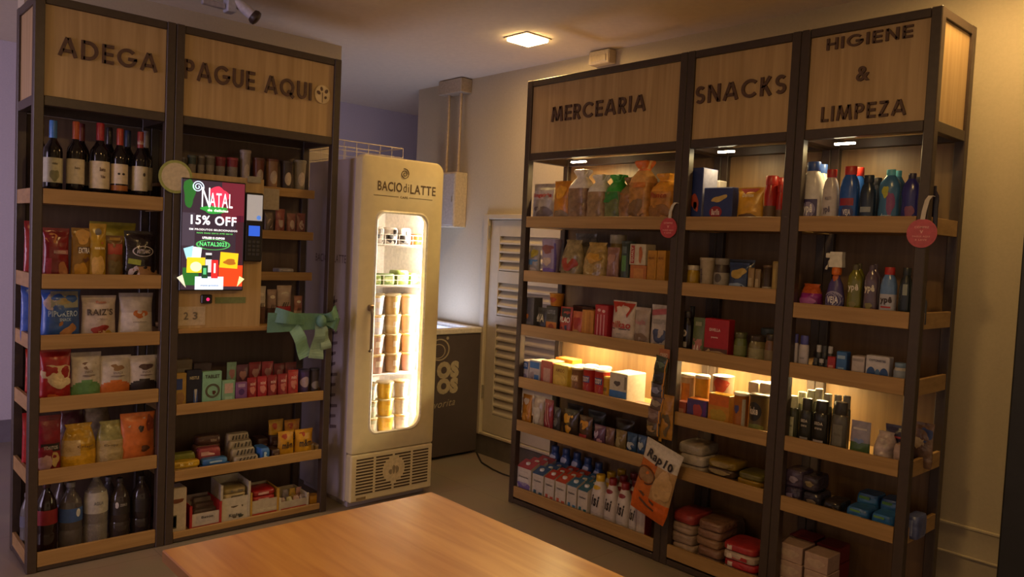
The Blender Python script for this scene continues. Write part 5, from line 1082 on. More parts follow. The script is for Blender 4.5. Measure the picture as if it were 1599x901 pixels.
bot = [(919, 939, 742, '#c09a1c', 'white yoghurt bottle with a yellow cap'), (940, 958, 748, '#7c1c20', 'white yoghurt bottle with a dark red cap, left of two'), (959, 978, 755, '#7c1c22', 'white yoghurt bottle with a dark red cap, right of two'), (980, 993, 764, '#a89c98', 'white yoghurt bottle with a pale cap, partly behind the hanging bag')]
for i, (u0, u1, vt, lid, lab) in enumerate(bot):
    r = item('R', z, .035, u0, u1, vt, 'yoghurt_bottle', 'bottle', 'kefir', lab, c='#bfb4b4', lid=lid, decals=[('e', 0, .74, .9, .09, lid), ('t', 'isi', .05, .46, 1.0, .24, '#2c2426', PI / 2 * 0 - .15), ('r', 0, .2, .9, .012, '#a09898')], group='white yoghurt bottles')
    if i < 3:
        for k in (1, 2):
            c = copy_tree(r); c.location = r.location + Vector((0, .085 * k, 0)); c['label'] = ['', 'middle', 'hindmost'][k] + ' yoghurt bottle behind the ' + lab.replace('white yoghurt bottle', 'one').replace('a yellow cap', 'yellow cap').replace('a dark red cap,', 'dark red cap,')
item('R', z, .03, 994, 1007, 768, 'juice_carton', 'carton', 'box', 'narrow white carton with a dark red side, last on the bottom MERCEARIA shelf', D=.06, c='#b8a8a4', side='#8c2420', decals=[('r', .0, .5, .6, .7, '#c0b4b0')])

# clip strip with packets and the hanging Rap10 bag at the post between the units
zt = 1.03; zb = .60
ps = [hit(u, v, 1, RY - .022) for u, v in [(1036, 545), (1030, 690)]]
cs = empty('clip_strip', (ps[0].x, RY - .012, ps[1].z), 0, 'long hanging plastic clip strip between the MERCEARIA and SNACKS units', 'clip strip')
HS = ps[0].z - ps[1].z
g = G(); g.sheet([(-.006, -.0, z_) for z_ in (0, HS * .5, HS)], [(.010, -.0, z_) for z_ in (0, HS * .5, HS)], .0012); obj('strip', g, mat('#b8862c', .3), cs)
g = G(); g.box(-.028, .032, -.003, -.0005, HS - .06, HS); hd_ = obj('header_card', g, mat('#9c5c3c', .5), cs)
obj('lettering', put_text('OREO', .0, HS - .03, .045, .02, flat(-.003), bold=.04), mat('#c8b09c', .5), hd_)
cols = ['#3c4438', '#34302c', '#4c4858', '#5c4a48', '#6c5450', '#54483a']
for k in range(6):
    zz = ps[1].z + HS - .075 - k * .062
    r, Dd = thing('hanging_packet', ['topmost', 'second', 'third', 'fourth', 'fifth', 'lowest'][k] + ' packet on the hanging clip strip counted from its top', 'packet', 'bag', .075, .075, D=.02, c=cols[k], bump=.4, rough=.15, decals=[('b', 0, .5, 1.1, .4, ['#5c6c5c', '#2c2c34', '#7c7ca0', '#8c7c70', '#7c6460', '#8c6c3c'][k]), ('r', .85, .5, .15, .9, '#b87c28')], group='packets on the hanging clip strip')
    place(r, (ps[0].x - .010 - k * .004, RY - .026, zz - .035), 0); r.rotation_euler = (0, random.uniform(-.2, .2), 0)
r, Dd = thing('hanging_packet', 'tall orange edged packet hanging right of the clip strip', 'packet', 'bag', .07, .21, D=.025, c='#a0702c', bump=.4, rough=.2, decals=[('b', 0, .35, 1.2, .5, '#5c4c34')]); place(r, (ps[1].x + .035, RY - .022, .60), 0)
# tortilla bag: an upright bag that hangs tilted
qa = hit(1036, 688, 1, RY - .06); qb = hit(1002, 815, 1, RY - .06)
tr, Dd = thing('tortilla_bag', 'big orange and clear bag lettered Rap10 hanging at the post', 'food bag', 'bag', .215, .36, D=.05, c='#b0602c', bump=.2, rough=.25,
    zones=[('#bdb2ac', lambda x, z: z > .74), ('#a8845c', lambda x, z: .26 < z <= .74 and x > .0), ('#c05a20', lambda x, z: z <= .26)],
    decals=[('t', 'Rap10', .05, .80, 1.4, .15, '#2a2226', -.12), ('ring', -.42, .54, .85, .24, '#4c3020'), ('e', -.42, .54, .72, .19, '#8c6a4a'), ('r', -.15, .26, 1.0, .035, '#5a3a28', -.25), ('r', -.05, .17, .9, .03, '#5a3a28', -.25), ('b', .5, .5, .7, .4, '#b89468')])
tr.location = (qa.x - .075, RY - .058, qa.z - .375); tr.rotation_euler = (0, math.radians(14), 0)

# ---- SNACKS unit
z = B[0]
item('R', z, .05, 1074, 1096, 262, 'pasta_box', 'food box', 'box', 'tall dark blue box with a red and orange picture at the left post', D=.12, c='#26336c', side='#8c8ca8', decals=[('b', 0, .42, .9, .3, '#a0402c', .4), ('b', .1, .36, .4, .14, '#c88c30')])
item('R', z, .05, 1098, 1143, 293, 'pasta_box', 'food box', 'box', 'wide dark blue box with a red oval lettered Barilla', D=.06, c='#28356e', top='#4c5c94', decals=[('e', -.1, .38, .7, .3, '#8c1c28'), ('t', 'Barilla', -.1, .38, .55, .15, '#d8c4c0'), ('b', .1, .72, .9, .14, '#b89c5c', .25)])
item('R', z, .05, 1146, 1187, 292, 'crisp_bag', 'snack', 'bag', 'golden yellow bag with a red dip at its top', c='#c8942c', bump=.1, rough=.3, decals=[('tri', 0, .86, 1.2, .22, '#a02c1c'), ('t', 'Doritos', 0, .8, .8, .1, '#e8d8c0'), ('b', 0, .2, 1.1, .32, '#5c3c20')])
for (u0, u1, vt, dep, lab) in [(1189, 1208, 274, .05, 'ketchup bottle with a red cap, front one of the three'), (1209, 1222, 288, .06, 'small red sauce bottle beside the ketchup bottle'), (1203, 1220, 277, .14, 'red sauce bottle behind the ketchup bottle')]:
    item('R', z, dep, u0, u1, vt, 'sauce_bottle', 'bottle', 'jar', lab, c='#9c2018', lid='#a82820', rough=.2, decals=[('band', .12, .42, '#5c4430')])
item('R', z, .17, 1108, 1122, 282, 'small_carton', 'food box', 'box', 'small pale carton behind the wide blue box', D=.06, c='#b0a8a8', decals=[('t', 'OO', 0, .6, 1.0, .2, '#4c4c7c')])
z = B[1]
item('R', z, .045, 1067, 1085, 414, 'mustard_jar', 'jar', 'jar', 'jar with yellow content and a white lid at the left post', c='#9c7c1c', lid='#b0a498', rough=.2)
item('R', z, .045, 1087, 1108, 402, 'ice_cream_tub', 'tin', 'cup', 'tall cream coloured tub with dark blue print', c='#a0907c', lid='#a89c8c', decals=[('t', 'nesquik', -.3, .5, .9, .1, '#3c3450', PI / 2), ('r', 0, .12, 1.2, .08, '#b4a48c')])
item('R', z, .045, 1110, 1131, 403, 'sauce_jar', 'jar', 'jar', 'dark jar with a pale label between the cream tub and the crisps', c='#3a2c24', lid='#7c746c', decals=[('band', .15, .6, '#8c847c'), ('e', 0, .45, .8, .25, '#4c4440')])
item('R', z, .045, 1134, 1165, 410, 'crisp_bag', 'snack', 'bag', 'dark blue crisp bag with a yellow and a white patch', c='#24345c', bump=.2, rough=.2, decals=[('b', .1, .68, 1.2, .28, '#a08440', .3), ('b', 0, .25, 1.2, .3, '#8c9cc0')])
item('R', z, .16, 1128, 1172, 405, 'crisp_bag', 'snack', 'bag', 'plain navy crisp bag standing behind the patched one', c='#2c3450', bump=.2, rough=.25)
for (u0, u1, vt, c_, lab) in [(1166, 1176, 418, '#8c7048', 'thin tan packet right of the crisps'), (1177, 1186, 420, '#7c6444', 'second thin tan packet right of the crisps')]:
    item('R', z, .05, u0, u1, vt, 'wafer_packet', 'packet', 'stick', lab, c=c_, decals=[('r', 0, .5, 1., .3, '#a89474')])
item('R', z, .045, 1187, 1203, 414, 'nut_tin', 'tin', 'can', 'brown tin with a white foot on the second SNACKS shelf', c='#3c2c20', lid='#5c4434', decals=[('band', .1, .35, '#a89c90')])
item('R', z, .045, 1204, 1214, 408, 'cracker_packet', 'packet', 'stick', 'upright tan packet against the right post of the second SNACKS shelf', c='#8c7444', decals=[('r', 0, .5, 1., .6, '#a0884c')])
z = B[2]
item('R', z, .045, 1058, 1077, 486, 'soy_sauce_bottle', 'bottle', 'jug', 'black sauce bottle with a round white label', c='#1e1614', lid='#2a2020', rough=.15, decals=[('e', 0, .52, .8, .16, '#a89c94'), ('e', 0, .52, .45, .09, '#2a2020'), ('r', 0, .27, 1.1, .12, '#8c847c')])
item('R', z, .16, 1066, 1082, 478, 'vinegar_bottle', 'bottle', 'wine', 'dark slim bottle behind the black sauce bottle', c='#2a2420', lid='#3c3834', rough=.15)
item('R', z, .045, 1079, 1098, 496, 'olive_pouch', 'food bag', 'pouch', 'pouch with a green top and pink panel on the third SNACKS shelf', c='#5c6440', bump=.1, decals=[('r', 0, .27, 1.5, .42, '#a86c68'), ('t', 'AA', 0, .25, 1., .18, '#d8c4c0'), ('r', 0, .85, 1., .1, '#8c8c70')])
item('R', z, .04, 1099, 1137, 498, 'lasagne_box', 'food box', 'box', 'wide red box with white lettering and a pasta picture', D=.05, c='#9c1c24', zones=(), decals=[('t', 'DIVELLA', -.1, .74, .9, .07, '#d8c0bc'), ('t', 'pasta', -.1, .56, .55, .05, '#d8c0bc'), ('r', 0, .16, 1.95, .3, '#54342a'), ('b', .2, .15, 1.2, .22, '#a88c6c'), ('b', -.6, .16, .4, .22, '#b8a078')])
item('R', z, .045, 1142, 1160, 519, 'olive_jar', 'jar', 'jar', 'jar of green olives on the third SNACKS shelf', c='#5c6434', lid='#4c4c2c', rough=.15, decals=[('band', .3, .6, '#6c7044')])
item('R', z, .045, 1164, 1188, 524, 'pickle_jar', 'jar', 'jar', 'wide jar with a dark lid and pale label', c='#746844', lid='#3c3028', rough=.15, decals=[('band', .15, .6, '#8c8464'), ('r', 0, .25, 1.1, .12, '#a8a090')])
item('R', z, .045, 1190, 1208, 522, 'pickle_jar', 'jar', 'jar', 'jar with reddish content against the right post', c='#6c4c34', lid='#34281f', rough=.15, decals=[('band', .2, .55, '#7c6c54')])
item('R', z, .15, 1180, 1206, 513, 'pickle_jar', 'jar', 'jar', 'jar with a bluish lid in the back row behind the two jars', c='#54503c', lid='#3c4450', rough=.15)
z = B[3]  # bright box tops here have the led glow coloured in
item('R', z, .10, 1053, 1077, 584, 'powder_tin', 'tin', 'can', 'tall white tin with orange print glowing under the led, left one', c='#b8a084', lid='#f0e8d8', decals=[('r', .3, .5, .8, .6, '#c87c2c')])
item('R', z, .10, 1079, 1099, 586, 'powder_tin', 'tin', 'can', 'tall yellow tin glowing under the led, right one', c='#c8942c', lid='#f0e8d8', decals=[('r', 0, .4, 1.0, .3, '#b8742c')])
item('R', z, .035, 1056, 1070, 627, 'jelly_box', 'food box', 'box', 'short dull red box below the white tin', D=.05, c='#94483c', decals=[('r', 0, .5, 1.3, .3, '#b08068')])
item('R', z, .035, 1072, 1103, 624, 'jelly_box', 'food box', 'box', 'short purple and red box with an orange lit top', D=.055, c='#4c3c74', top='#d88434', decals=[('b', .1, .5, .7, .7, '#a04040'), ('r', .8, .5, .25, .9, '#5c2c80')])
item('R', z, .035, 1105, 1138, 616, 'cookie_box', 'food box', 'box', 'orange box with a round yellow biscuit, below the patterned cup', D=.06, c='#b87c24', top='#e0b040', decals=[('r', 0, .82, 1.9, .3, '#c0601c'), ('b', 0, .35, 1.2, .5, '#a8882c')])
item('R', z, .11, 1104, 1134, 581, 'patterned_cup', 'cup', 'cup', 'tall patterned cup in white, red and blue standing behind the orange box', c='#b0947c', decals=[('b', .2, .75, 1.0, .3, '#a8402c'), ('r', 0, .22, 1.6, .12, '#3c4c8c'), ('t', 'Nescau', .1, .5, 1.1, .12, '#b86c34')])
item('R', z, .035, 1140, 1161, 613, 'crisp_tube', 'tube', 'can', 'orange brown crisp tube with a white lid', c='#9c5c24', lid='#ece4d4', decals=[('b', -.1, .6, .6, .2, '#3c3c74'), ('r', .75, .5, .3, .7, '#a8a094')])
item('R', z, .035, 1163, 1192, 616, 'snack_tin', 'tin', 'can', 'wide dark tin with a white scrawl in a black circle', c='#54442c', lid='#4c4030', decals=[('e', -.1, .6, 1.2, .45, '#1e1816'), ('t', 'kuke', -.1, .62, .9, .18, '#c8bcb0'), ('b', .1, .2, 1.3, .25, '#6c7440')])
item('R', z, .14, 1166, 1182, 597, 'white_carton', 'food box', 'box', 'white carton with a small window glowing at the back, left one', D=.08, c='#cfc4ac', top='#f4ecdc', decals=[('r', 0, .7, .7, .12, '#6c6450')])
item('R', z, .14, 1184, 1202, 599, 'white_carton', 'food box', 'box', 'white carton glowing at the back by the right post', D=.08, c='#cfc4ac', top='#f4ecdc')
z = B[4]
def stack(side, zb, dep, u0, u1, n, h, D, name, cat, labels, cs_, dec=None, jit=2, **o):
    for k in range(n):
        j = random.uniform(-jit, jit)
        item(side, zb, dep + random.uniform(0, .01), u0 + j, u1 + j, 700, name, cat, 'brick', labels[k], yaw=random.uniform(-.05, .05), hz=h - .0006, dz=k * h, D=D, c=cs_[k % len(cs_)], decals=(dec or []), **o)
stack('R', z, .04, 1058, 1098, 3, .048, .16, 'sugar_bag', 'food bag', ['lowest white bag of the stack beside the hanging bag', 'middle white bag of the stack beside the hanging bag', 'topmost white bag of the stack beside the hanging bag'], ['#9c8c80', '#a89c94', '#94887c'], bump=.3, rough=.25, group='stacked white bags on the fifth SNACKS shelf')
stack('R', z, .035, 1102, 1146, 3, .036, .13, 'bean_snack_bag', 'food bag', ['lowest brown and yellow bag right of the white bags', 'middle brown and yellow bag right of the white bags', 'topmost brown and yellow bag right of the white bags'], ['#5c4430', '#4c3828', '#7c6424'], dec=[('b', 0, .5, 1.2, .6, '#8c7850')], bump=.2, rough=.3, group='brown and yellow bags on the fifth SNACKS shelf')
stack('R', z, .035, 1150, 1190, 3, .028, .13, 'yellow_bag', 'food bag', ['lowest yellow packet by the right post', 'middle yellow packet by the right post', 'topmost olive packet by the right post'], ['#94781c', '#8c6c1c', '#5c5424'], bump=.2, rough=.3, group='yellow packets on the fifth SNACKS shelf')
z = B[5]
stack('R', z, .04, 1050, 1086, 4, .05, .17, 'rice_bag', 'food bag', ['lowest white rice bag at the left of the bottom SNACKS shelf', 'second lowest rice bag at the left of the bottom SNACKS shelf', 'third rice bag at the left of the bottom SNACKS shelf', 'topmost red labelled bag at the left of the bottom SNACKS shelf'], ['#9c8474', '#8c7464', '#947c6c', '#8c3434'], bump=.3, group='rice bags at the left of the bottom SNACKS shelf')
stack('R', z, .035, 1089, 1128, 5, .04, .17, 'bean_bag', 'food bag', [w_ + ' brown bean bag in the middle stack' for w_ in ('lowest', 'second lowest', 'central', 'second highest', 'topmost')], ['#7c5c4c', '#745444', '#84644c'], bump=.8, rough=.4, group='bean bags in the middle stack')
stack('R', z, .03, 1132, 1184, 4, .035, .16, 'flour_bag', 'food bag', [w_ + ' red and white flour bag by the right post' for w_ in ('lowest', 'second lowest', 'second highest', 'topmost')], ['#b0988c', '#a02830', '#b09c90', '#9c2c30'], dec=[('r', .1, .5, .9, .5, '#a83038'), ('r', -.5, .5, .3, .6, '#c8b4ac')], bump=.2, group='red and white flour bags')
item('R', z, .22, 1085, 1150, 775, 'rice_bag', 'food bag', 'brick', 'large clear bag lying on the heap at the back of the bottom SNACKS shelf', hz=.17, D=.10, c='#746050', bump=.4)

# ---- HIGIENE & LIMPEZA unit
B3 = [board(z) for z in RZ3]
z = B3[0]
cl = [(1246, 1280, 252, .045, 'jug', '#c8c4c4', '#2c4c9c', 'tall white bleach bottle with a blue cap lettered ype', [('r', 0, .26, 1.5, .34, '#3a3060'), ('e', .0, .27, 1.0, .24, '#8c84ac'), ('t', 'ypê', 0, .27, .8, .17, '#e8e4ec')]),
    (1281, 1305, 264, .045, 'jug', '#b8b0b0', '#a02420', 'white bottle with a red cap and small print', [('t', 'ypê', -.1, .3, .9, .14, '#5c5470'), ('t', 'MULTI', 0, .5, .8, .06, '#7c7484')]),
    (1307, 1337, 259, .045, 'jug', '#2454a8', '#b02c24', 'bright blue bottle with a red cap lettered VEJA', [('r', 0, .42, 1.4, .12, '#8c2430'), ('e', .1, .24, 1.0, .26, '#2c3474'), ('t', 'VEJA', .1, .24, .8, .12, '#e0dce8')]),
    (1339, 1364, 273, .045, 'jug', '#1e2c40', '#1e2430', 'dark navy bottle with a dark cap and pale label', [('r', 0, .35, 1.3, .1, '#8c949c'), ('b', 0, .18, .8, .12, '#3c5060')]),
    (1368, 1402, 264, .045, 'soapbottle', '#3c6c98', '#58b0c8', 'clear blue bottle with a big cyan cap', [('b', .3, .42, .6, .4, '#7c3c74'), ('b', -.2, .62, .5, .2, '#a8a838'), ('t', 'downy', 0, .2, 1., .1, '#c0d0e0')]),
    (1404, 1434, 270, .045, 'soapbottle', '#2c2c78', '#2a2440', 'violet blue bottle with a dark cap at the right front post', [('b', .1, .3, .8, .24, '#7c4468'), ('t', 'Omo', 0, .16, 1., .08, '#b0a8c8')]),
    (1447, 1464, 290, .06, 'soapbottle', '#2a2638', '#241f2c', 'small dark purple bottle right of the front post', [])]
for (u0, u1, vt, dep, k, c_, l_, lab, dc) in cl:
    item('R', z, dep, u0, u1, vt, 'cleaner_bottle', 'bottle', k, lab, c=c_, lid=l_, decals=dc, rough=.22)
for (u0, u1, vt, k, c_, l_, lab) in [(1262, 1290, 256, 'jug', '#c0bcbc', '#3c5ca8', 'white bottle with a blue cap behind the tall bleach bottle'), (1322, 1348, 261, 'jug', '#2450a0', '#b02c24', 'blue bottle with a red cap behind the front blue one'), (1352, 1376, 277, 'jug', '#242c3c', '#242834', 'dark bottle behind the navy one'), (1384, 1410, 266, 'soapbottle', '#3c6488', '#4ca4bc', 'blue bottle with a cyan cap behind the front cyan capped one'), (1418, 1440, 276, 'soapbottle', '#2c2868', '#241f38', 'violet bottle behind the front violet blue one')]:
    item('R', z, .17, u0, u1, vt, 'cleaner_bottle', 'bottle', k, lab, c=c_, lid=l_, rough=.22)
z = B3[1]
item('R', z, .05, 1243, 1277, 443, 'sponge_pack', 'pack', 'gathered', 'magenta and orange foil pack at the left post', c='#8c2c80', bump=.4, rough=.2, zones=[('#b0542c', lambda x, z: z > .7)], decals=[('b', 0, .4, 1.2, .3, '#a050a0')], D=.08)
sb = item('R', z, .045, 1287, 1316, 393, 'spray_bottle', 'spray bottle', 'spray', 'spray bottle with a white trigger head and VEJA label', c='#4a3f78', lid='#cfcac0', rough=.25, decals=[('e', 0, .24, 1.7, .3, '#8a84a8'), ('e', 0, .24, 1.5, .25, '#3a2f68'), ('t', 'VEJA', 0, .24, 1.2, .13, '#e4e0e8'), ('b', 0, .6, .5, .1, '#b0542c')])
for (u0, u1, vt, c_, l_, lab) in [(1320, 1343, 413, '#6c6a20', '#4c4428', 'yellow green detergent bottle lettered ype'), (1346, 1368, 414, '#5c4c5c', '#4c3c4c', 'greyish purple detergent bottle lettered ype')]:
    item('R', z, .045, u0, u1, vt, 'detergent_bottle', 'bottle', 'soapbottle', lab, c=c_, lid=l_, rough=.15, decals=[('t', 'ypê', 0, .56, 1.4, .16, '#d8d0c4'), ('b', 0, .25, .8, .12, '#7c7448')])
    item('R', z, .15, u0 + 6, u1 + 4, vt - 2, 'detergent_bottle', 'bottle', 'soapbottle', 'detergent bottle behind the ' + lab.replace(' detergent bottle', ' one'), c=c_, lid=l_, rough=.15)
item('R', z, .045, 1371, 1397, 417, 'cleaner_bottle', 'bottle', 'jug', 'white and blue bottle with a red cap lettered ype, second shelf', c='#a8a8b8', lid='#a82820', rough=.22, zones=[('#5c7cb0', lambda x, z: z > .5)], decals=[('t', 'ypê', 0, .38, 1.4, .15, '#3c2c30'), ('r', 0, .26, 1.2, .03, '#a83030')])
item('R', z, .045, 1401, 1422, 418, 'cleaner_bottle', 'bottle', 'jug', 'black cleaner bottle with a pale label left of the front post', c='#1e2424', lid='#242a2a', rough=.22, decals=[('r', .1, .6, .7, .2, '#8c9490'), ('r', 0, .16, 1.4, .08, '#a0a8a4')])
item('R', z, .05, 1433, 1446, 460, 'small_bottle', 'bottle', 'soapbottle', 'short dark bottle just right of the front post, second shelf', c='#3c3c44', lid='#4c4c54')
z = B3[2]
for (u0, u1, vt, lab) in [(1230, 1244, 521, 'left one of the two white bottles with blue caps'), (1245, 1260, 524, 'right one of the two white bottles with blue caps')]:
    item('R', z, .045, u0, u1, vt, 'deodorant_bottle', 'bottle', 'shampoo', lab, c='#b0a8b4', lid='#4c4c9c', decals=[('r', 0, .4, .9, .04, '#8c8490')], group='white bottles with blue caps')
k = 0
for (u, dz_) in [(1267, 0), (1276, 0), (1285, 0), (1271, 1), (1280, 1), (1289, 1)]:
    item('R', z, .045 + .04 * dz_, u - 4.5, u + 4.5, 700, 'roll_on', 'bottle', 'shampoo', ['leftmost small black roll-on in the front row', 'middle small black roll-on in the front row', 'rightmost small black roll-on in the front row', 'leftmost small black roll-on in the back row', 'middle small black roll-on in the back row', 'rightmost small black roll-on in the back row'][k], hz=.07 + .05 * dz_, c='#2c2c30', lid='#a8a4ac' if k % 2 else '#3c3c40', group='small black roll-ons'); k += 1
item('R', z, .04, 1291, 1303, 557, 'soap_box', 'box', 'box', 'small red box right of the black roll-ons', D=.03, c='#a02c28', decals=[('r', 0, .5, 1.2, .2, '#c88880')])
item('R', z, .045, 1305, 1321, 549, 'tablet_box', 'box', 'box', 'blue box standing on the third shelf', D=.04, c='#3460a0', decals=[('r', 0, .8, 1.5, .12, '#8ca4c8'), ('r', 0, .4, 1.2, .06, '#8ca4c8')])
item('R', z, .045, 1329, 1349, 556, 'bandage_box', 'box', 'box', 'white box with small dark figures left of the blue circled box', D=.05, c='#b0a4a8', decals=[('t', 'M M', .0, .3, 1.0, .14, '#6c5c6c'), ('r', 0, .85, 1.7, .1, '#8c8488')])
item('R', z, .045, 1351, 1388, 556, 'cotton_bud_box', 'box', 'box', 'white box with blue half circles and small capitals', D=.04, c='#b8b4c0', decals=[('t', 'COTONETES', 0, .84, 1.4, .08, '#54546c'), ('e', -.5, .36, .6, .5, '#2c4c88'), ('e', .6, .36, .6, .5, '#2c4c88'), ('e', .05, .4, .35, .3, '#4c6ca0')])
item('R', z, .045, 1392, 1412, 567, 'cream_tub', 'tub', 'jar', 'white tub with a blue lid left of the front post', c='#b0a8a4', lid='#6c84a8', decals=[('band', .4, .7, '#8c94a8')])
z = B3[3]  # caps nearest the led are coloured paler for its glow
sh = [(1223, 1243, 618, '#3a3c2c', '#c8c8a8', '#9c9c84', 'dark bottle with a tall pale lit cap at the left post'), (1246, 1265, 622, '#2a2a24', '#34302a', '#8c8890', 'black bottle with a pale foot, left of the pair'), (1266, 1290, 626, '#24221e', '#2a2622', '#a89ca0', 'black bottle with a pale scalloped foot, right of the pair'), (1295, 1320, 628, '#54504a', '#34302e', '#6c685f', 'grey brown bottle with a dark cap')]
for i, (u0, u1, vt, c_, l_, lc, lab) in enumerate(sh):
    item('R', z, .045, u0, u1, vt, 'shampoo_bottle', 'bottle', 'shampoo', lab, c=c_, lid=l_, rough=.25, decals=[('t', 'SEDA', 0, .55, 1.1, .06, '#b8b0a8'), ('t', 'creme', 0, .45, .9, .04, '#a8a098'), ('r', 0, .12 if i in (1, 2) else .4, 1.3, .2 if i in (1, 2) else .4, lc)] if i in (1, 2) else [('r', 0, .38, 1.2, .4, lc), ('t', 'dove', 0, .4, .8, .06, '#5c584c')])
for i, (u0, u1, vt, l_) in enumerate([(1240, 1256, 612, '#d8d8c0'), (1254, 1270, 609, '#d8d8c0'), (1266, 1282, 607, '#d4d0bc'), (1281, 1296, 615, '#b8b4a4'), (1297, 1311, 617, '#a8a494'), (1311, 1325, 618, '#8c887c')]):
    item('R', z, .15, u0, u1, vt, 'shampoo_bottle', 'bottle', 'shampoo', ['leftmost pale capped bottle in the back row', 'second pale capped bottle in the back row', 'third pale capped bottle in the back row, above the black pair', 'fourth bottle in the back row, duller cap', 'fifth bottle in the back row, grey cap', 'rightmost bottle in the back row, darkest cap'][i], c='#4c4c3c', lid=l_, rough=.25, group='back row of bottles with pale caps')
item('R', z, .05, 1325, 1356, 658, 'wipes_pouch', 'pouch', 'pouch', 'silvery pouch with a green foot on the fourth shelf', c='#8c8494', rough=.15, bump=.1, zones=[('#4c6444', lambda x, z: z < .45)], decals=[('r', 0, .8, 1.4, .05, '#b8b0b4'), ('b', .0, .5, .8, .12, '#6c7cb0')])
item('R', z, .05, 1358, 1392, 676, 'cotton_bag', 'bag', 'gathered', 'clear bag of white cotton balls', c='#a8989a', bump=.6, D=.10)
item('R', z, .13, 1378, 1412, 664, 'diaper_pack', 'pack', 'bag', 'dark blue and red foil pack behind the cotton bag', c='#34304c', bump=.4, rough=.2, decals=[('r', 0, .7, 1.5, .05, '#a03440')])
item('R', z, .05, 1393, 1414, 695, 'cotton_bag', 'bag', 'brick', 'smaller clear cotton bag against the front post', D=.09, c='#a8908c', bump=.6)
item('R', z, .14, 1418, 1455, 660, 'nappy_bag', 'pack', 'bag', 'crinkled bag with blue and cream print seen through the right side', c='#6c5448', bump=.5, rough=.2, decals=[('b', .4, .75, .9, .3, '#2c3c70'), ('b', -.1, .55, .7, .3, '#b8a078')])
z = B3[4]
for i, (u0, u1, dep, h_, dz, c_) in enumerate([(1220, 1250, .05, .075, 0, '#3c3248'), (1252, 1280, .05, .07, 0, '#34303c'), (1222, 1252, .05, .07, .076, '#443850'), (1250, 1276, .06, .06, .076, '#3c3440'), (1284, 1312, .06, .055, 0, '#2e2826')]):
    item('R', z, dep, u0, u1, 750, 'foil_pack', 'pack', 'brick', ['lower dark purple foil pack at the left post', 'lower dark foil pack second from the left post', 'upper dark purple foil pack at the left post', 'upper dark foil pack second from the left post', 'black foil pack left of the blue packs'][i], hz=h_, dz=dz, D=.12, c=c_, bump=.6, rough=.15, decals=[('b', .1, .5, .8, .4, ['#6c5c80', '#7c6c5c', '#8c8098', '#7c6c4c', '#5c4838'][i])], group='dark foil packs on the fifth shelf')
for i, (u0, u1, dep, dz, c_, lab) in enumerate([(1320, 1356, .04, 0, '#2c5c98', 'front left blue wipes pack'), (1359, 1395, .04, 0, '#2c64a8', 'front right blue wipes pack'), (1335, 1370, .16, .0, '#3468a0', 'back left blue wipes pack'), (1372, 1404, .16, .0, '#34609c', 'back right blue wipes pack')]):
    item('R', z, dep, u0, u1, 780, 'wipes_pack', 'pack', 'brick', lab, hz=.065 + (.03 if i > 1 else 0), dz=dz, D=.10, c=c_, bump=.15, rough=.25, decals=[('r', 0, .5, 1.2, .18, '#7ca0cc'), ('r', -.2, .85, 1.0, .12, '#4c7c3c')], group='blue wipes packs')
item('R', z, .06, 1413, 1434, 778, 'wipes_pack', 'pack', 'brick', 'bluish pack seen right of the front post on the fifth shelf', hz=.085, D=.10, c='#4c5480', bump=.3, decals=[('r', 0, .5, .6, .7, '#7c84a8')])
z = B3[5]
for col_, (u0, u1, tops) in enumerate([(1213, 1253, 3), (1256, 1293, 3)]):
    for k in range(tops):
        item('R', z + .0, .05 - .012 * col_, u0, u1, 850, 'tissue_box', 'tissue pack', 'box', [['lowest', 'middle', 'topmost'][k] + ' pale tissue pack of the left stack', ['lowest', 'middle', 'topmost'][k] + ' pale tissue pack of the right stack'][col_], hz=.071, dz=k * .0722, D=.11, c='#a88c80', decals=[('b', 0, .5, 1.2, .5, '#b09888')], group='pale tissue packs')
        item('R', z + .0, .175, u0 + 18, u1 + 16, 850, 'tissue_box', 'tissue pack', 'box', [['lowest', 'middle', 'topmost'][k] + ' wine red pack behind the left stack', ['lowest', 'middle', 'topmost'][k] + ' wine red pack behind the right stack'][col_], hz=.071, dz=k * .0722, D=.11, c='#6c2024', group='wine red packs behind the tissue packs')

# ---- fridge contents
def finside(u0, u1, dep, v=520):
    a = hit(u0, v, 0, FX - dep).y; b = hit(u1, v, 0, FX - dep).y; return a, b
def pot(u0, u1, dep, zb, zt_, c_, label, group, back=False):
    a, b = finside(u0, u1, dep, pix(FX - dep, 2.47, zb)[1]); W = b - a
    r, Dd = thing('ice_cream_pot', label, 'ice cream pot', 'cup', W, zt_, c=c_, lid='#c8b48c', rough=.3, decals=[('band', .87, .92, '#b8944c')] + ([] if back else [('r', .1, .96, .6, .06, '#54401f'), ('r', .0, .5, .8, .3, '#cfc0b0' if c_ != '#c8981c' else '#d8b040')]), group=group)
    place(r, (FX - dep - W / 2, (a + b) / 2, zb), PI / 2); return r
pc = [['#c0bccc', '#c0bccc', '#a88474', '#a07c70'], ['#c09c60', '#c0a068', '#b89058', '#b08c64'], ['#b89c8c', '#a8806c', '#a88068', '#a0786c']]
zS = FSZ[2] + .0005; ztop = hit(600, 461, 0, FX - .12).z; ph = (ztop - zS) / 4
rown = ['lowest', 'second lowest', 'second highest', 'topmost']
coln = ['left', 'middle', 'right']
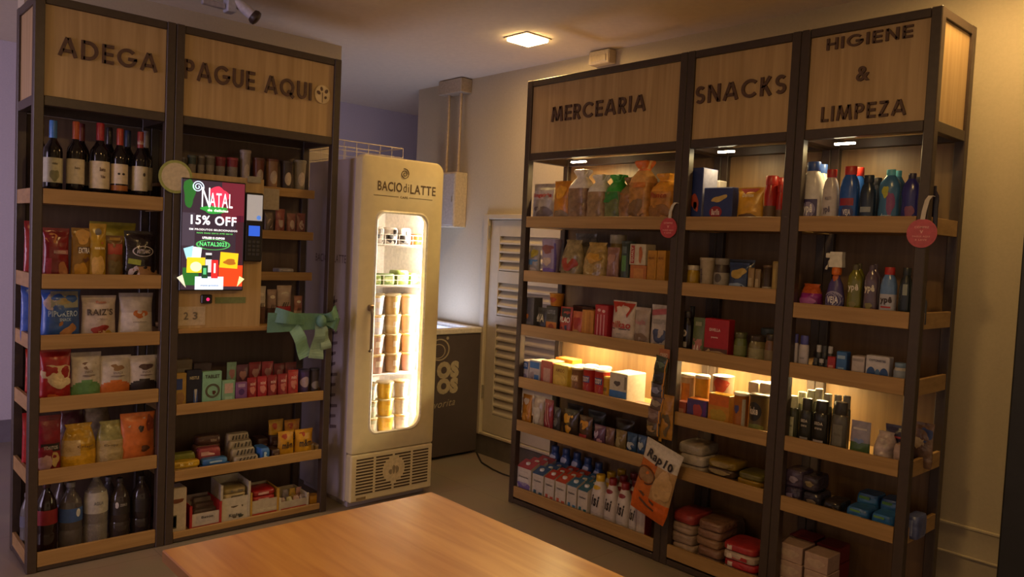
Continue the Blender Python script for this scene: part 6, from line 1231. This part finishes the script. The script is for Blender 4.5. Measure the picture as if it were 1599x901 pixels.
for ci, (u0, u1) in enumerate([(580, 605), (608, 630), (634, 655)]):
    for k in range(4):
        pot(u0, u1, .12, zS + k * ph, ph - .0008, pc[ci][3 - k], rown[k] + ' pot of the ' + coln[ci] + ' column on the third fridge shelf', 'pots on the third fridge shelf')
        r = pot(u0 + 2, u1, .23, zS + k * ph, ph - .0008, pc[ci][3 - k], rown[k] + ' pot behind the ' + coln[ci] + ' column on the third fridge shelf', 'pots behind on the third fridge shelf', True)
zB = .3622; ztop = hit(600, 597, 0, FX - .12).z; ph = (ztop - zB) / 3
for ci, (u0, u1) in enumerate([(573, 593), (596, 619), (622, 642)]):
    for k in range(3):
        pot(u0, u1, .11, zB + k * ph, ph - .0008, ['#a8a890', '#c8981c', '#b0a49c'][ci], ['lowest', 'middle', 'topmost'][k] + ' pot of the ' + ['pale green', 'bright yellow', 'white'][ci] + ' column at the fridge bottom', 'pots at the fridge bottom')
for i, (u0, u1, c1, c2) in enumerate([(583, 601, '#b8aca4', '#2c2220'), (602, 622, '#c0b4ac', '#2a201e'), (623, 643, '#b4a8a0', '#2c2422')]):
    a, b = finside(u0, u1, .14, 375); r, Dd = thing('ice_cream_bag', ['left', 'middle', 'right'][i] + ' black and white cow patterned bag on the top fridge shelf', 'bag', 'brick', b - a, .10, D=.09, c=c1, bump=.2, decals=[('b', -.4, .4, .9, .5, c2), ('b', .5, .7, .7, .4, c2), ('b', .3, .2, .5, .25, c2)], group='cow patterned bags')
    place(r, (FX - .14 - Dd / 2, (a + b) / 2, FSZ[0] + .0008), PI / 2)
a, b = finside(644, 657, .15); r, Dd = thing('ice_cream_bag', 'orange bag at the right end of the top fridge shelf', 'bag', 'brick', b - a, .07, D=.08, c='#b8742c', bump=.2); place(r, (FX - .15 - Dd / 2, (a + b) / 2, FSZ[0] + .0008), PI / 2)
for i, (u0, u1, h_, c_) in enumerate([(580, 599, .055, '#7c9444'), (600, 620, .065, '#6c8444'), (621, 642, .085, '#7c8c3c'), (643, 657, .07, '#6c8434')]):
    a, b = finside(u0, u1, .14, 375); r, Dd = thing('ice_cream_bag', ['leftmost', 'second', 'third and highest', 'rightmost'][i] + ' green packet on the second fridge shelf', 'bag', 'brick', b - a, h_, D=.09, c=c_, bump=.2, decals=[('b', 0, .5, 1.2, .5, '#a8b070')], group='green packets in the fridge')
    place(r, (FX - .14 - Dd / 2, (a + b) / 2, FSZ[1] + .0008), PI / 2)
